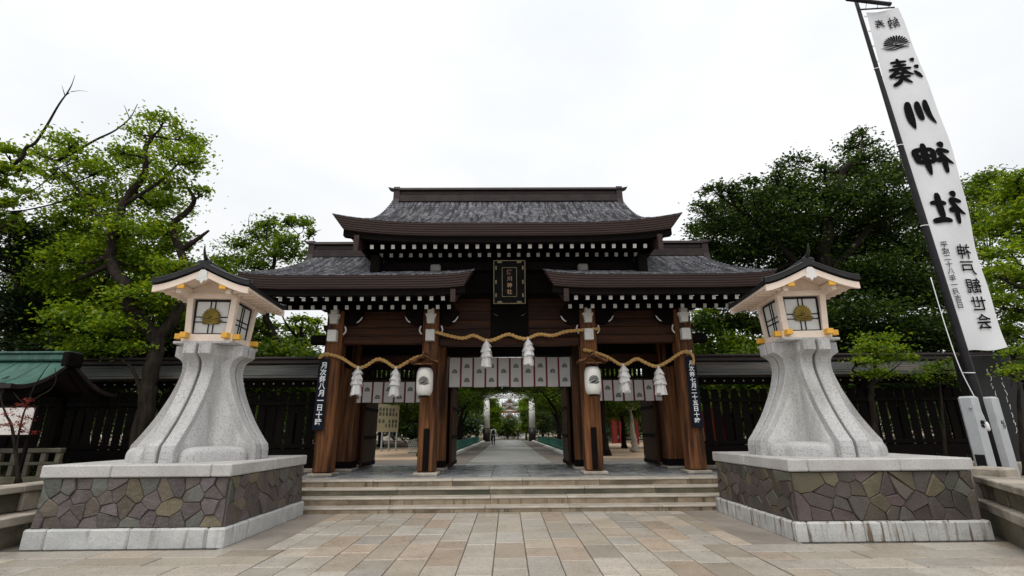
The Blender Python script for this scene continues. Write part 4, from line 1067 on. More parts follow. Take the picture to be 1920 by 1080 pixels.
# ------------------------------------------------------------------ banner on its pole, inscribed posts, dark monument
def banner():
    YB=9.0
    pts=[at(1600,-14,YB),at(1605,0,YB),at(1718,370,YB),at(1808,655,YB),at(1862,838,YB)]
    b=pts[-1]; t0=pts[0]; 
    P=thing('banner_pole',b,'tall dark grey pole leaning slightly with a cross arm, holding the white banner','pole')
    n=10; pp=[b+(t0-b)*(i/n) for i in range(n+1)]; pp[0].z=.55
    MB().tube(pp,list(np.linspace(.078,.036,n+1)),14).build('shaft','pole',P)
    a,b2=at(1588,0,YB-.12),at(1670,8,YB-.12)
    MB().tube([a+Vector((0,.0,.03)),b2],.045,8).build('cross_arm','pole',P)
    r0,r1=at(1612,18,YB),at(1677,14,YB)
    rod=MB().tube([r0,r1],.018,6); rod.build('banner_rod','pole',P)
    for k in range(3):
        q=r0+(r1-r0)*((k+.5)/3); MB().tube([q,q+Vector((0,-.1,.16))],.008,5).build('rod_cord','whiteink',P)
    for f in(.18,.45,.62,.8):                    # cord bindings on the pole
        q=pp[0]+(pp[-1]-pp[0])*f; rr=.084-.045*f
        MB().tube([(q.x+rr*math.cos(k*.6),q.y+rr*math.sin(k*.6),q.z+.01*math.sin(k*.6)) for k in range(12)],.010,5).build('cord','whiteink',P)
    c0=pp[0]+(pp[-1]-pp[0])*.30; c1=pp[0]+(pp[-1]-pp[0])*.12
    rp=smooth_pts([at(1745,520,YB-.15),at(1772,610,YB-.2),at(1800,690,YB-.25),at(1830,750,YB-.25),at(1850,795,YB-.2)],6)
    o=thing('halyard',rp[-1],'thin white rope running down beside the dark banner pole','rope')
    MB().tube(rp,.008,6).build('rope','whiteink',o); MB().lathe([(.015,0),(.035,.03),(.03,.12),(.012,.16)],Vector(rp[-1])-Vector((0,0,.12)),8).build('cleat','whiteink',o)
    TL,TR,BR,BL=at(1624,23,YB),at(1682,16,YB),at(1891,652,YB),at(1803,660,YB)
    B=thing('vertical_banner',(BL+BR)/2,'tall white vertical banner with black brush characters seen from the back','banner')
    def fn(u,v,k=0):                              # u,v 0..1, v down
        p=(TL*(1-u)+TR*u)*(1-v)+(BL*(1-u)+BR*u)*v
        y=.04*math.sin(u*4+v*5)+.08*u*math.sin(v*9+.6)*v+.012*math.sin(u*4+v*23)*min(1,max(0,v-.35)*2)+.10*(max(0,v-.93)*14)**2*math.sin(u*6)*.25
        sag=.15*u*math.sin(math.pi*v)+.012*math.sin(v*31)*u*u
        return (p.x+sag,p.y+y-k,p.z+.02*math.sin(u*7)*v*v)
    mb=MB(); mb.grid([[fn(u,v) for u in np.linspace(0,1,25)] for v in np.linspace(0,1,150)]); mb.build('cloth','banner',B)
    H=(TL-BL).length; Wd=.82
    for k in range(19):
        v=.015+k*.052
        q=Vector(fn(0,v)); f=(pp[0].z-q.z)/(pp[0].z-pp[-1].z); pq=pp[0]+(pp[-1]-pp[0])*f
        d=(pq-q)*.42; 
        MB().box(q.x+d.x,q.x-.0,q.y-.004,q.y+.004,q.z-.02,q.z+.02,.002).build('tie_loop','banner',B)
    def ch(v0,u0,su,sv,strokes):
        mb=MB(); 
        for i,st in enumerate(strokes):
            stroke(mb,[(x,y,w) for x,y,w in st],lambda X,Y,k:fn(u0+(.5-X)*su,v0+(.5-Y)*sv,.022+.0004*k),i,1.28)
        return mb.build('character','ink',B)
    KAWA=[[(.24,.95,.10),(.27,.70,.17),(.24,.35,.14),(.12,.06,.05)],[(.50,.93,.10),(.53,.7,.17),(.52,.35,.15),(.50,.22,.08)],[(.78,.97,.12),(.82,.7,.19),(.83,.3,.18),(.80,-.05,.05)]]
    SHI=lambda:[[(.20,1.0,.10),(.30,.90,.17),(.34,.86,.09)],[(.06,.66,.08),(.25,.72,.12),(.44,.76,.10)],[(.44,.76,.10),(.32,.56,.13),(.16,.38,.10),(.0,.26,.04)],[(.28,.55,.12),(.28,.28,.14),(.27,-.02,.10)],[(.34,.50,.08),(.45,.40,.14),(.49,.35,.07)]]
    YASH=SHI()+[[(.56,.62,.10),(.78,.66,.13),(1.0,.67,.10)],[(.76,.98,.12),(.77,.6,.16),(.75,.14,.14)],[(.50,.07,.10),(.75,.11,.14),(1.06,.08,.14)]]
    KAMI=SHI()+[[(.54,.80,.10),(.56,.58,.13),(.56,.36,.10)],[(.54,.78,.11),(.76,.80,.11),(1.0,.79,.14),(1.0,.58,.14),(.97,.36,.12)],[(.58,.58,.09),(.78,.59,.10),(.98,.59,.09)],[(.56,.38,.11),(.78,.39,.12),(.99,.39,.11)],[(.77,1.02,.12),(.79,.6,.16),(.77,.2,.13),(.76,-.06,.05)]]
    MINATO=[[(.06,.93,.06),(.15,.86,.13),(.19,.82,.08)],[(.0,.62,.06),(.10,.56,.13),(.14,.52,.08)],[(.02,.10,.06),(.12,.26,.13),(.22,.42,.06)],
      [(.34,.84,.07),(.60,.87,.09),(.88,.88,.08)],[(.38,.70,.07),(.60,.72,.09),(.84,.73,.07)],[(.26,.55,.08),(.60,.58,.10),(1.0,.59,.10)],[(.62,1.02,.09),(.60,.7,.12),(.48,.42,.11),(.26,.26,.05)],[(.68,.58,.08),(.82,.42,.12),(1.04,.28,.13)],
      [(.46,.38,.07),(.62,.40,.08),(.80,.41,.07)],[(.38,.22,.07),(.62,.24,.09),(.90,.25,.08)],[(.64,.40,.08),(.60,.16,.11),(.40,-.06,.06)],[(.66,.20,.08),(.78,.04,.12),(1.0,-.08,.11)]]
    # photo: character centres down the strip
    for strokes,u0,v,su,sv in((MINATO,.545,.213,.72,.080),(KAWA,.55,.356,.70,.086),(KAMI,.555,.495,.74,.088),(YASH,.53,.636,.72,.086)): ch(v,u0,su,sv,strokes)
    def txt(s,u0,v0,dv,hu,hv,off=.01,gap=0):
        mb=MB()
        for i,c in enumerate(s):
            v,f=text_poly(c,1,off); mb.add([fn(u0-p[0]*hu,v0+dv*i-p[1]*hv,.026) for p in v],f)
        mb.build('lettering','ink',B)
    txt('奉',.32,.049,0,.30,.040,.012); txt('納',.70,.049,0,.30,.040,.012)
    txt('神戸観世会',.66,.753,.0445,.38,.041,.011); txt('平成二十八年一月吉日',.20,.736,.0173,.17,.0175,.009)
    mb=MB()
    for p in crest_polys(13,.10): mb.add([fn(.58-x*.72,.124-y*.068,.02) for x,y in p],[list(range(len(p)))])
    mb.build('crest','ink',B)
banner()
def ipost(px,py,Y,txt,label,rot,plate):
    b=at(px,py,Y); mx=Matrix.Translation((b.x,b.y,0))@Matrix.Rotation(rot,4,'Z')
    P=thing('inscribed_post',(b.x,b.y,.62),label,'stone post','grey inscribed stone posts beside the banner pole')
    MB().box(-.112,.112,-.112,.112,.60,2.08,.03,mx=mx).build('shaft','polished',P)
    mb=MB(); v,f=text_poly(txt,.15,.006); mb.add([mx@Vector((p[0],-.114,1.60+p[1])) for p in v],f); mb.build('lettering','ink',P)
    if plate: MB().box(-.118,-.113,-.07,.07,.86,1.10,.001,mx=mx).build('plate','black',P)
    if plate: MB().lathe([(.02,0),(.02,.03),(.012,.035)],(0,0,0),8).build('bolt','grey_metal',P).location=Vector(mx@Vector((-.118,-.05,1.86)))-W[P]
ipost(1852,886,8.75,'奉','grey stone post with a dark plate, left of the banner pole',R(24),True)
ipost(1889,877,8.95,'納','grey stone post right of the banner pole, without a plate',R(24),False)
a,b=at(1815,700,10.8),at(1935,880,10.8)
t=thing('inscribed_stone',((a.x+b.x)/2,10.8,.62),'tall polished dark stone slab with white cursive writing behind the banner','monument')
bx('slab','monument',t,a.x-.05,b.x+.35,10.8,11.05,.85,3.12,.02); bx('foot','wall_stone',t,a.x-.3,b.x+.6,10.6,11.2,.55,.848,.03)
mb=MB()
for q,(px,py,n) in enumerate(((1872,690,9),(1852,692,9))):
    p=at(px,py,10.79)
    for i in range(n):
        z=p.z-.05-i*.16; x=p.x+.02*(i%2)
        stroke(mb,[(x+random.uniform(-.022,.022),z+.06-.04*j+random.uniform(-.012,.012),random.uniform(.006,.016)) for j in range(4)],lambda X,Y,k:(X,10.797,Y))
mb.build('cursive_writing','whiteink',t)

# ------------------------------------------------------------------ far things seen through the gate
def torii():
    P=thing('stone_torii',(0,63,.3),'tall pale grey stone torii with dark feet spanning the inner path','torii')
    for s in(-1,1):
        x=s*2.85+.13
        MB().lathe([(.44,.3),(.43,1.9)],(x,63,0),20).build('foot','monument',P)
        MB().lathe([(.40,1.9),(.36,5.5)],(x,63,0),20).build('column','kerb',P)
    MB().prism([(-4.6,5.78),(-3,5.55),(0,5.5),(3.2,5.55),(4.9,5.78),(4.85,6.15),(3.2,5.95),(0,5.9),(-3,5.95),(-4.55,6.15)],1,62.7,63.3).build('lintel','kerb',P,fix=True)
torii()
def hall():
    y=88; P=thing('shrine_hall',(.3,y,.3),'distant shrine hall with stacked curved grey gables and orange woodwork at the path end','shrine hall')
    bx('stair_base','kerb',P,-2.6,3.2,y-2.5,y+8,.3,1.3,.05)
    for k in range(5): bx('stair','kerb',P,-2.5,3,y-4.2+k*.34,y-2.5,.3+k*.22,.5+k*.22,.02)
    for x in np.linspace(-1.7,2.3,5): bx('column','hallwood',P,x-.16,x+.16,y-1.2,y-.9,1.3,3.5,.02)
    bx('wall','dark',P,-2.4,3.0,y+.5,y+.8,1.3,3.8,.02)
    for x in np.linspace(-1.3,1.9,4): bx('lantern','white',P,x-.18,x+.18,y-1.6,y-1.25,2.7,3.3,.05)
    for s in(-1,1): bx('white_post','white',P,.3+s*1.9-.12,.3+s*1.9+.12,y-2.4,y-2.1,1.3,3.1,.02)
    for k,(hw,z,h,yy) in enumerate(((2.0,3.5,1.3,y-1.8),(2.4,5.1,1.2,y+1),(1.5,6.3,1.2,y+2.5))):
        xs_=np.linspace(-hw,hw,21); pz=lambda x:z+h*(1-abs(x)/hw)**1.6+.3*(abs(x)/hw)**4
        MB().prism([(.3+x,pz(x)) for x in xs_]+[(.3+x,pz(x)-.45) for x in xs_[::-1]],1,yy,yy+5).build('roof','hallroof',P,fix=True)
        MB().prism([(.3+x*.9,pz(x*.9)-.46) for x in xs_]+[(.3+x*.9,z-.5) for x in xs_[::-1]],1,yy+.3,yy+.5).build('gable','hallwood',P,fix=True)
        bx('gable_beam','white',P,.3-hw*.7,.3+hw*.7,yy+.2,yy+.32,z-.15,z+.08,.02)
hall()
def person(x,y,zf,h,label,shirt,pack=False,stride=.16):
    P=thing('person',(x,y,zf),label,'person')
    hs=h/1.7
    J=[((0,0,.92),.13),((0,0,1.15),.135),((0,.0,1.38),.15),((0,0,1.47),.06),((0,0,1.56),.085),((0,-.005,1.66),.08),
       ((.09,0,.88),.10),((.10,stride*.5,.48),.065),((.10,stride,.07),.05),((.10,stride+.12,.03),.04),
       ((-.09,0,.88),.10),((-.10,-stride*.4,.48),.065),((-.10,-stride,.08),.05),((-.10,-stride+.12,.03),.04),
       ((.19,0,1.38),.06),((.24,-.03,1.12),.045),((.25,.06,.88),.035),((.25,.09,.78),.035),
       ((-.19,0,1.38),.06),((-.24,.03,1.12),.045),((-.25,.08,.88),.035),((-.25,.11,.78),.035)]
    E_=[(0,1),(1,2),(2,3),(3,4),(4,5),(0,6),(6,7),(7,8),(8,9),(0,10),(10,11),(11,12),(12,13),(2,14),(14,15),(15,16),(16,17),(2,18),(18,19),(19,20),(20,21)]
    me=bpy.data.meshes.new('tmp'); me.from_pydata([tuple(Vector(j[0])*hs) for j in J],E_,[])
    o=bpy.data.objects.new('tmp',me); COL.objects.link(o); md=o.modifiers.new('s','SKIN'); o.modifiers.new('b','SUBSURF').levels=1
    for i,j in enumerate(J): me.skin_vertices[0].data[i].radius=(j[1]*hs,j[1]*hs)
    me.skin_vertices[0].data[0].use_root=True
    b=bpy.data.meshes.new_from_object(o.evaluated_get(bpy.context.evaluated_depsgraph_get())); bpy.data.objects.remove(o)
    b.name='body'; b.materials.clear()
    for m in(shirt,'trousers','skin'): b.materials.append(M[m])
    for p in b.polygons:
        c=p.center; z=c.z/hs; p.use_smooth=True
        p.material_index=2 if z>1.47 or (abs(c.x)/hs>.2 and z<1.1) else (0 if z>.93 else 1)
    put('body',b,P,(x,y,zf))
    MB().lathe([(.088*hs,0),(.10*hs,.06*hs),(.085*hs,.13*hs),(.02*hs,.17*hs)],(x,y-.01,zf+1.56*hs),14).build('hair','hair',P)
    if pack: MB().box(x-.14,x+.14,y-.27,y-.13,zf+.98*hs,zf+1.4*hs,.04).build('backpack','black',P)
p=at(925,835,46); person(p.x,p.y,.316,1.62,'person in a white shirt with a dark backpack walking away on the inner path','shirt',True)
p=at(971,822,70); person(p.x,p.y,.316,1.6,'small distant person in dark clothes near the end of the path','black')
def info_board():
    a=at(708,842,33); P=thing('picture_board',(a.x,33.5,.3),'cream picture board with rows of small photographs on grey legs, seen through the left doorway','notice board')
    p0=at(709,757,33); p1=at(749,768,35.6)
    d=Vector((p1.x-p0.x,2.6,0)); L_=d.length; d.normalize(); nrm=Vector((d.y,-d.x,0))
    zt=at(709,757,33).z; zb=at(709,810,33).z
    mx=Matrix(((d.x,-nrm.x,0,p0.x),(d.y,-nrm.y,0,33),(0,0,1,0),(0,0,0,1)))
    MB().box(0,L_,0,.06,zb,zt,.01,mx=mx).build('panel','board',P)
    for k in(0,L_*.33,L_*.66,L_): MB().box(k-.06,k+.06,.065,.15,.3,zt if k in(0,L_) else zb+.2,.01,mx=mx).build('leg','grey_metal',P)
    pm_=[mat('picture_%d'%i,c) for i,c in enumerate(((.16,.11,.09),(.10,.16,.12),(.20,.20,.24),(.24,.13,.11),(.12,.20,.20)))]
    for r in range(2):
        for k in range(6):
            for q in range(2):
                x=L_*.07+k*L_*.15; z=zb+(zt-zb)*(.16+.42*r+.16*q); w_=L_*.11*random.uniform(.6,1)
                if random.random()<.85: MB().box(x,x+w_,-.012,-.002,z,z+(zt-zb)*.13,0,mx=mx).build('photograph',pm_[(r*3+k+q)%5],P)
info_board()
for s in(-1,1):
    t=thing('green_railing',(s*3.3,40,.3),'low green metal railing along the %s side of the inner path'%('left' if s<0 else 'right'),'railing')
    x=s*3.35
    for z in(.5,.95): bx('rail','greenpaint',t,x-.02,x+.02,23.5,58,z,z+.05,.004)
    for k in range(110): 
        y=23.6+k*.31
        if y<58: bx('bar','greenpaint',t,x-.012,x+.012,y-.03,y+.03,.30,1.0,0)
t=thing('folding_barrier',(-5.8,30.5,.3),'pale green lattice barrier standing behind the left middle post','barrier')
p=at(765,850,30.5); 
for z in(.32,.68,1.02): bx('rail','greenpaint',t,p.x,p.x+1.2,30.48,30.52,z,z+.05,.004)
for k in range(11):
    for q in(-1,1): MB().box(-.012,.012,-.012,.012,-.42,.42,0,mx=Matrix.Translation((p.x+.06+k*.108,30.5+q*.03,.70))@Matrix.Rotation(q*.45,4,'Y')).build('lattice_bar','kerb',t)
t=thing('red_torii',(11.2,50,.3),'vermilion torii among the trees seen through the right doorway','torii')
for px,yy in((1153,50),(1167,50)):
    p=at(px,829,yy); bx('column','red',t,p.x-.30,p.x+.30,yy-.25,yy+.25,.3,3.0,.08); 
a,b=at(1147,787,50),at(1174,787,50); bx('lintel','red',t,a.x,b.x,49.8,50.2,2.6,3.05,.05)
p=at(1196,830,45); t=bx('red_post','red',None,p.x-.12,p.x+.12,44.9,45.1,.3,3.6,.02); tag(t,'thin vermilion post beside the pale trunk in the right doorway','post')
for k,(px,top,yy) in enumerate(((1327,770,18.5),(1345,760,18.5),(1362,775,19),(1412,765,19),(1430,770,19),(1455,765,19))):
    p=at(px,800,yy); t=thing('red_banner',(p.x,yy,.3),('red banner seen through the right fence gaps, nearest the gate','second red banner from the gate behind the right fence','third red banner from the gate behind the right fence','red banner behind the right fence just left of the lantern shaft','red banner behind the right fence hidden by the lantern shaft','red banner behind the right fence farthest from the gate')[k],'banner','narrow red banners behind the right fence')
    z=at(px,top,yy).z; bx('cloth','red',t,p.x-.16,p.x+.16,yy,yy+.012,1.0,z,.002); MB().tube([(p.x-.18,yy+.02,.3),(p.x-.18,yy+.02,z+.1)],.016,6).build('pole','white',t)

# ------------------------------------------------------------------ trees
def leaf_mesh(name,pts,size,m,parent,up=.9,asp=.55):
    pts=np.asarray(pts,float); n=len(pts)
    nr=NR.normal(size=(n,3)); nr[:,2]=np.abs(nr[:,2])+up; nr/=np.linalg.norm(nr,axis=1)[:,None]
    t=NR.normal(size=(n,3)); t-=nr*(t*nr).sum(1)[:,None]; t/=np.linalg.norm(t,axis=1)[:,None]; b=np.cross(nr,t)
    s=(size*NR.uniform(.65,1.3,n))[:,None]
    v=np.empty((n,4,3)); dr=nr*s*.18
    v[:,0]=pts-t*s*.5-dr; v[:,1]=pts+b*s*.5*asp; v[:,2]=pts+t*s*.5-dr; v[:,3]=pts-b*s*.5*asp
    c=np.array([v[...,0].mean(),v[...,1].mean(),v[...,2].min()]); v-=c
    me=bpy.data.meshes.new(name); me.vertices.add(4*n); me.vertices.foreach_set('co',v.ravel().astype(np.float32))
    me.loops.add(4*n); me.loops.foreach_set('vertex_index',np.arange(4*n,dtype=np.int32))
    me.polygons.add(n); me.polygons.foreach_set('loop_start',np.arange(0,4*n,4,dtype=np.int32)); me.polygons.foreach_set('loop_total',np.full(n,4,np.int32))
    me.materials.append(M[m]); me.update(calc_edges=True)
    return put(name,me,parent,c)
def tuft_points(c,rad,n,tufts=None,flat=.5):
    """leaf positions: small tufts scattered through an ellipsoid, more of them near its upper shell"""
    k=tufts or max(6,n//34)
    d=NR.normal(size=(k,3)); d/=np.linalg.norm(d,axis=1)[:,None]
    d[:,2]=np.where(d[:,2]<-.3,-d[:,2]*.6,d[:,2])
    r=NR.uniform(.25,1,k)**.5
    tc_=np.array(c)+d*r[:,None]*np.array(rad)
    w_=NR.integers(0,k,n); sg=np.array(rad).mean()*.25
    o=NR.normal(size=(n,3))*sg*np.array([1,1,flat])
    o[::3]*=np.array([1.9,1.9,2.2])               # stray leaves between the tufts
    return tc_[w_]+o
def nearest(path,p):
    d=[(Vector(q)-Vector(p)).length+(.6*max(0,q[2]-p[2])) for q in path]; return int(np.argmin(d))
def tree(name,label,base,trunk,r0,clumps,leafm,size,dens,barkm='bark',limbs=(),group=None,cat='tree',twig=True,asp=.55,dead=(),airy=None):
    """trunk, limbs: lists of 3D points; clumps: (centre, (rx,ry,rz))"""
    P=thing(name,base,label,cat,group)
    tp=smooth_pts(trunk,6); mb=MB(); rr=list(np.linspace(1,.28,len(tp))*r0); rr[0]*=1.35
    tp=[p+np.array([NR.normal()*r0*.12,NR.normal()*r0*.12,0]) for p in tp]
    mb.tube(tp,rr,10); allp=[(tuple(p),r) for p,r in zip(tp,rr)]
    for lb,lr in limbs:
        q=smooth_pts(lb,6); r_=list(np.linspace(1,.3,len(q))*lr); mb.tube(q,r_,8); allp+=[(tuple(p),r) for p,r in zip(q,r_)]
    for lb,lr in dead:
        q=smooth_pts(lb,5); mb.tube(q,list(np.linspace(1,.2,len(q))*lr),6)
    pts=[]
    for c,rad in clumps:
        i=nearest([a[0] for a in allp],c); s=Vector(allp[i][0]); e=Vector(c)
        if twig and (e-s).length>.2:
            m1=s.lerp(e,.5)+Vector((NR.normal()*.12,NR.normal()*.12,-.12*(e-s).length*.5)); rs=min(allp[i][1]*.6,.09)
            q=smooth_pts([s,m1,e],5); mb.tube(q,list(np.linspace(rs,.02,len(q))),6)
            for _ in range(4):
                en=e+Vector((NR.normal()*rad[0]*.5,NR.normal()*rad[1]*.5,NR.normal()*rad[2]*.5)); mb.tube([m1.lerp(e,.6),e.lerp(en,.5)+Vector((0,0,.04)),en],[.022,.014,.006],5)
        vol=rad[0]*rad[1]*rad[2]; n=int(dens*(rad[0]*rad[2]+rad[0]*rad[1]+rad[1]*rad[2])/3*(airy[1] if airy and c[2]>airy[0] else 1))
        pts.append(tuft_points(c,rad,max(n,40)))
    mb.build('trunk',barkm,P)
    if pts: leaf_mesh('crown',np.concatenate(pts),size,leafm,P,asp=asp)
    return P
def PC(lst,Y,dy=.9,depth=1.0):
    o=[]
    for q in lst:
        px,py,rx,ry=q[:4]; y=Y+(q[4] if len(q)>4 else NR.uniform(-dy,dy)); k=pm(px,py,y); c=at(px,py,y)
        o.append((tuple(c),(rx*k,max(rx,ry)*k*depth,ry*k)))
    return o
A=lambda px,py,Y:tuple(at(px,py,Y))
# big maple on the left with its twisting trunk
Y=12.4
b=at(272,800,Y)
tree('maple_tree','large bright green maple with a twisting trunk rising behind the left lantern',(b.x,Y,.62),
  [(b.x,Y,.5),A(272,770,Y),A(283,700,Y),A(292,640,Y+.1),A(262,600,Y),A(240,572,Y-.2),(A(233,535,Y-.2)),A(214,505,Y),A(207,470,Y+.1),A(216,430,Y),A(226,388,Y),A(256,348,Y),A(274,318,Y),A(272,285,Y),A(285,255,Y)],.20,
  PC([(305,232,34,16),(345,262,34,24),(280,262,44,22),(360,305,28,34),(318,300,44,26),(262,308,46,24),(225,290,34,18),(128,268,36,18),(96,292,32,20),(150,300,44,20),(185,325,44,22),(105,335,34,18),(60,315,24,18),
   (310,345,48,24),(378,365,18,20),(250,362,58,28),(170,378,62,28),(190,402,66,26),(300,392,56,30),(120,420,44,24),(155,440,56,30),(245,440,60,34),(315,440,44,26),(205,480,60,32),(130,490,50,34),(275,500,54,30),(330,510,36,30),(110,535,46,30),(180,545,64,34),(262,560,56,30),(320,580,36,30),(150,600,58,30),(225,615,50,28),(110,640,40,22),(170,655,46,18),(255,655,36,16),(40,365,28,16),(16,400,20,14)],Y+.75,1.1,.9),
  'lf_bright',.12,2700,airy=(6.3,.82),limbs=[([A(290,640,Y+.1),A(330,590,Y+.3),A(350,520,Y+.4),A(338,470,Y+.5),A(322,425,Y+.5),A(350,398,Y+.5),A(364,375,Y+.4),A(352,352,Y+.4)],.15),([A(338,470,Y+.5),A(365,452,Y+.5),A(392,432,Y+.5)],.10),
   ([A(216,430,Y),A(180,400,Y),A(150,360,Y+.3),A(110,315,Y+.3)],.07),([A(272,760,Y),A(250,695,Y-.1),A(225,672,Y-.2)],.06),([A(226,388,Y),A(300,340,Y),A(340,300,Y)],.06)],
  dead=[([A(110,300,Y+.4),A(140,285,Y+.4),A(180,262,Y+.4),A(215,245,Y+.4),A(243,222,Y+.4),A(258,195,Y+.4)],.045),([A(243,222,Y+.4),A(236,205,Y+.4),A(232,196,Y+.4)],.016)])
Y=12.0; b=at(-60,800,Y)
tree('maple_tree','maple at the left edge with a bare dead branch reaching up into the sky',(b.x,Y,.62),[(b.x,Y,.5),A(-62,700,Y),A(-50,560,Y),A(-60,430,Y),A(-40,340,Y),A(0,322,Y)],.2,
  PC([(18,292,30,16),(8,318,28,16),(40,318,14,10),(-30,340,40,30),(12,385,24,14),(-20,420,40,30),(30,415,16,10)],Y,.5,.9),'lf_bright',.13,2500,
  dead=[([A(-40,330,Y),A(0,322,Y),A(40,297,Y),A(48,278,Y),A(66,268,Y),A(88,235,Y),A(108,200,Y),A(122,180,Y),A(130,174,Y)],.06),([A(124,178,Y),A(134,160,Y),A(141,140,Y)],.02),([A(122,180,Y),A(116,160,Y)],.016),([A(133,172,Y),A(150,170,Y),A(166,172,Y)],.010),([A(0,322,Y),A(40,312,Y),A(60,306,Y)],.05)])
Y=14.6; b=at(40,800,Y)
tree('evergreen_tree','dense very dark evergreen at the left edge behind the green pavilion roof',(b.x,Y,.3),[(b.x,Y,.3),A(40,640,Y),A(35,500,Y),A(30,420,Y)],.25,
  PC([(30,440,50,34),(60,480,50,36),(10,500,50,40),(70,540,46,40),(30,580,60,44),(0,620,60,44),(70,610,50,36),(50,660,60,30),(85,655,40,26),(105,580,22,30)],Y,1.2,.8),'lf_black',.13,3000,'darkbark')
Y=16.5; b=at(520,800,Y)
tree('maple_tree','open green maple with a forked dark trunk between the left lantern and the gate roof',(b.x,Y,.3),[(b.x,Y,.3),A(515,690,Y),A(517,640,Y),A(500,590,Y),A(509,520,Y),A(517,470,Y)],.19,
  PC([(440,462,34,16),(428,490,30,16),(470,500,40,18),(500,425,30,14),(532,412,22,12),(490,442,34,18),(566,420,26,16),(585,440,14,14),(545,462,40,20),(510,480,40,18),(565,480,24,12),(485,560,30,20)],Y,.9,.8),'lf_mid',.13,2300,
  limbs=[([A(515,480,Y),A(498,468,Y),A(485,450,Y),A(474,430,Y)],.07),([A(517,475,Y),A(540,486,Y),A(552,470,Y),A(560,440,Y)],.07),([A(500,455,Y),A(500,430,Y),A(505,405,Y)],.04)],barkm='darkbark',
  dead=[([A(470,440,Y),A(466,415,Y),A(470,398,Y)],.02)])
Y=17.5
for k,(lst,px,lm,lab) in enumerate((
  ([(420,520,44,30),(380,540,50,40),(440,560,50,36),(400,600,60,40),(460,620,50,30),(350,620,60,40),(480,640,40,20)],410,'lf_mid','mid green tree filling the gap behind the left lantern house'),
  ([(120,470,60,40),(60,560,60,50),(180,580,60,50),(120,640,70,40),(220,640,60,30),(280,600,60,50),(300,650,60,30)],170,'lf_dark','darker tree standing behind the trunk of the large left maple'))):
    b=at(px,800,Y); tree('background_tree',lab,(b.x,Y,.3),[(b.x,Y,.3),A(px,680,Y),A(px+5,560,Y)],.2,PC(lst,Y,1.2,.8),lm,.16,2000,'darkbark')
# right side
Y=17; b=at(1560,800,Y)
tree('camphor_tree','huge dark green evergreen rising behind the right lantern',(b.x,Y,.3),[(b.x,Y,.3),A(1556,680,Y),A(1550,560,Y),A(1545,460,Y),A(1560,380,Y),A(1590,310,Y)],.42,
  PC([(1322,400,26,28),(1340,362,26,22),(1362,352,18,18),(1385,372,36,28),(1402,346,20,16),(1350,430,46,36),(1330,470,36,30),(1400,425,52,40),(1432,372,32,26),(1462,330,22,16),(1490,312,34,22),(1500,350,50,32),(1545,318,16,16),(1470,400,60,38),(1535,368,50,36),(1590,330,40,30),(1606,285,34,30),(1618,255,20,18),(1640,300,34,26),(1690,318,36,26),(1665,350,50,34),(1600,385,70,40),(1540,430,80,40),(1450,460,70,44),(1380,490,54,40),(1340,520,40,34),(1510,500,80,44),(1600,470,70,44),(1660,420,60,44),(1710,390,44,40),(1570,550,80,44),(1650,520,70,48),(1720,470,50,50),(1500,570,60,40),(1620,600,80,44),(1700,560,60,50),(1740,560,50,50),(1700,630,70,40),(1580,640,70,36),(1760,640,40,40)],Y,1.8,.8),
  'lf_dark',.14,2500,'darkbark',airy=(8.6,.65),limbs=[([A(1550,560,Y),A(1480,480,Y),A(1420,420,Y)],.2),([A(1548,520,Y),A(1620,440,Y),A(1670,370,Y)],.2)])
Y=19
for lst,px,lm,lab in (([(1335,612,40,26),(1385,606,36,24),(1420,620,34,28),(1350,645,50,18),(1310,650,30,16),(1400,650,44,16),(1322,590,22,14)],1370,'lf_bright','bright green tree seen between the gate and the right lantern'),
  ([(575,625,30,18),(548,645,40,16),(592,605,18,16),(602,640,18,16),(530,615,20,12),(515,650,24,12),(560,600,22,10)],560,'lf_bright','bright green tree seen between the left lantern and the left gate post'),
  ([(1840,345,40,18),(1820,372,44,24),(1865,380,40,22),(1800,420,50,34),(1850,440,40,30),(1790,480,40,40),(1810,560,50,50),(1790,620,50,40),(1830,650,40,30)],1815,'lf_mid','mid green tree directly behind the white banner')):
    b=at(px,800,Y); tree('background_tree',lab,(b.x,Y,.3),[(b.x,Y,.3),A(px,700,Y),A(px+8,600,Y)],.16,PC(lst,Y,1.0,.8),lm,.15,2300,'darkbark',limbs=[([A(px+4,640,Y),A(px-20,612,Y),A(px-32,590,Y)],.07),([A(px+4,650,Y),A(px+28,628,Y),A(px+40,600,Y)],.06)])
Y=12.6; b=at(1990,800,Y)
tree('maple_tree','bright yellow green maple at the right edge beyond the banner',(b.x,Y,.62),[(b.x,Y,.5),A(1985,650,Y),A(1970,520,Y),A(1930,420,Y),A(1915,370,Y)],.2,
  PC([(1905,335,30,18),(1925,350,40,26),(1890,375,34,20),(1915,400,44,28),(1880,430,40,24),(1925,450,44,30),(1890,480,44,28),(1870,520,34,30),(1915,535,44,32),(1880,575,40,30),(1920,600,40,30),(1890,625,34,20),(1950,400,50,50),(1960,540,50,60)],Y,1.0,.9),'lf_bright',.13,2500,
  limbs=[([A(1970,520,Y),A(1910,455,Y),A(1860,440,Y)],.06)],dead=[([A(1935,330,Y),A(1905,318,Y),A(1872,314,Y)],.02)])
Y=11.6; b=at(1642,850,Y)
tree('small_tree','small tree with layered green pads in front of the right fence',(b.x,Y,.62),[(b.x,Y,.55),A(1640,800,Y),A(1634,740,Y),A(1640,690,Y),A(1648,650,Y)],.085,
  PC([(1645,636,34,10),(1625,652,34,10),(1672,656,34,10),(1608,680,26,11),(1640,676,36,10),(1690,672,24,10),(1655,700,30,9),(1618,704,24,9)],Y,.35,1.0),'lf_bright',.085,3800,limbs=[([A(1636,720,Y),A(1665,700,Y),A(1690,680,Y)],.03)])
Y=10.2; b=at(1912,860,Y)
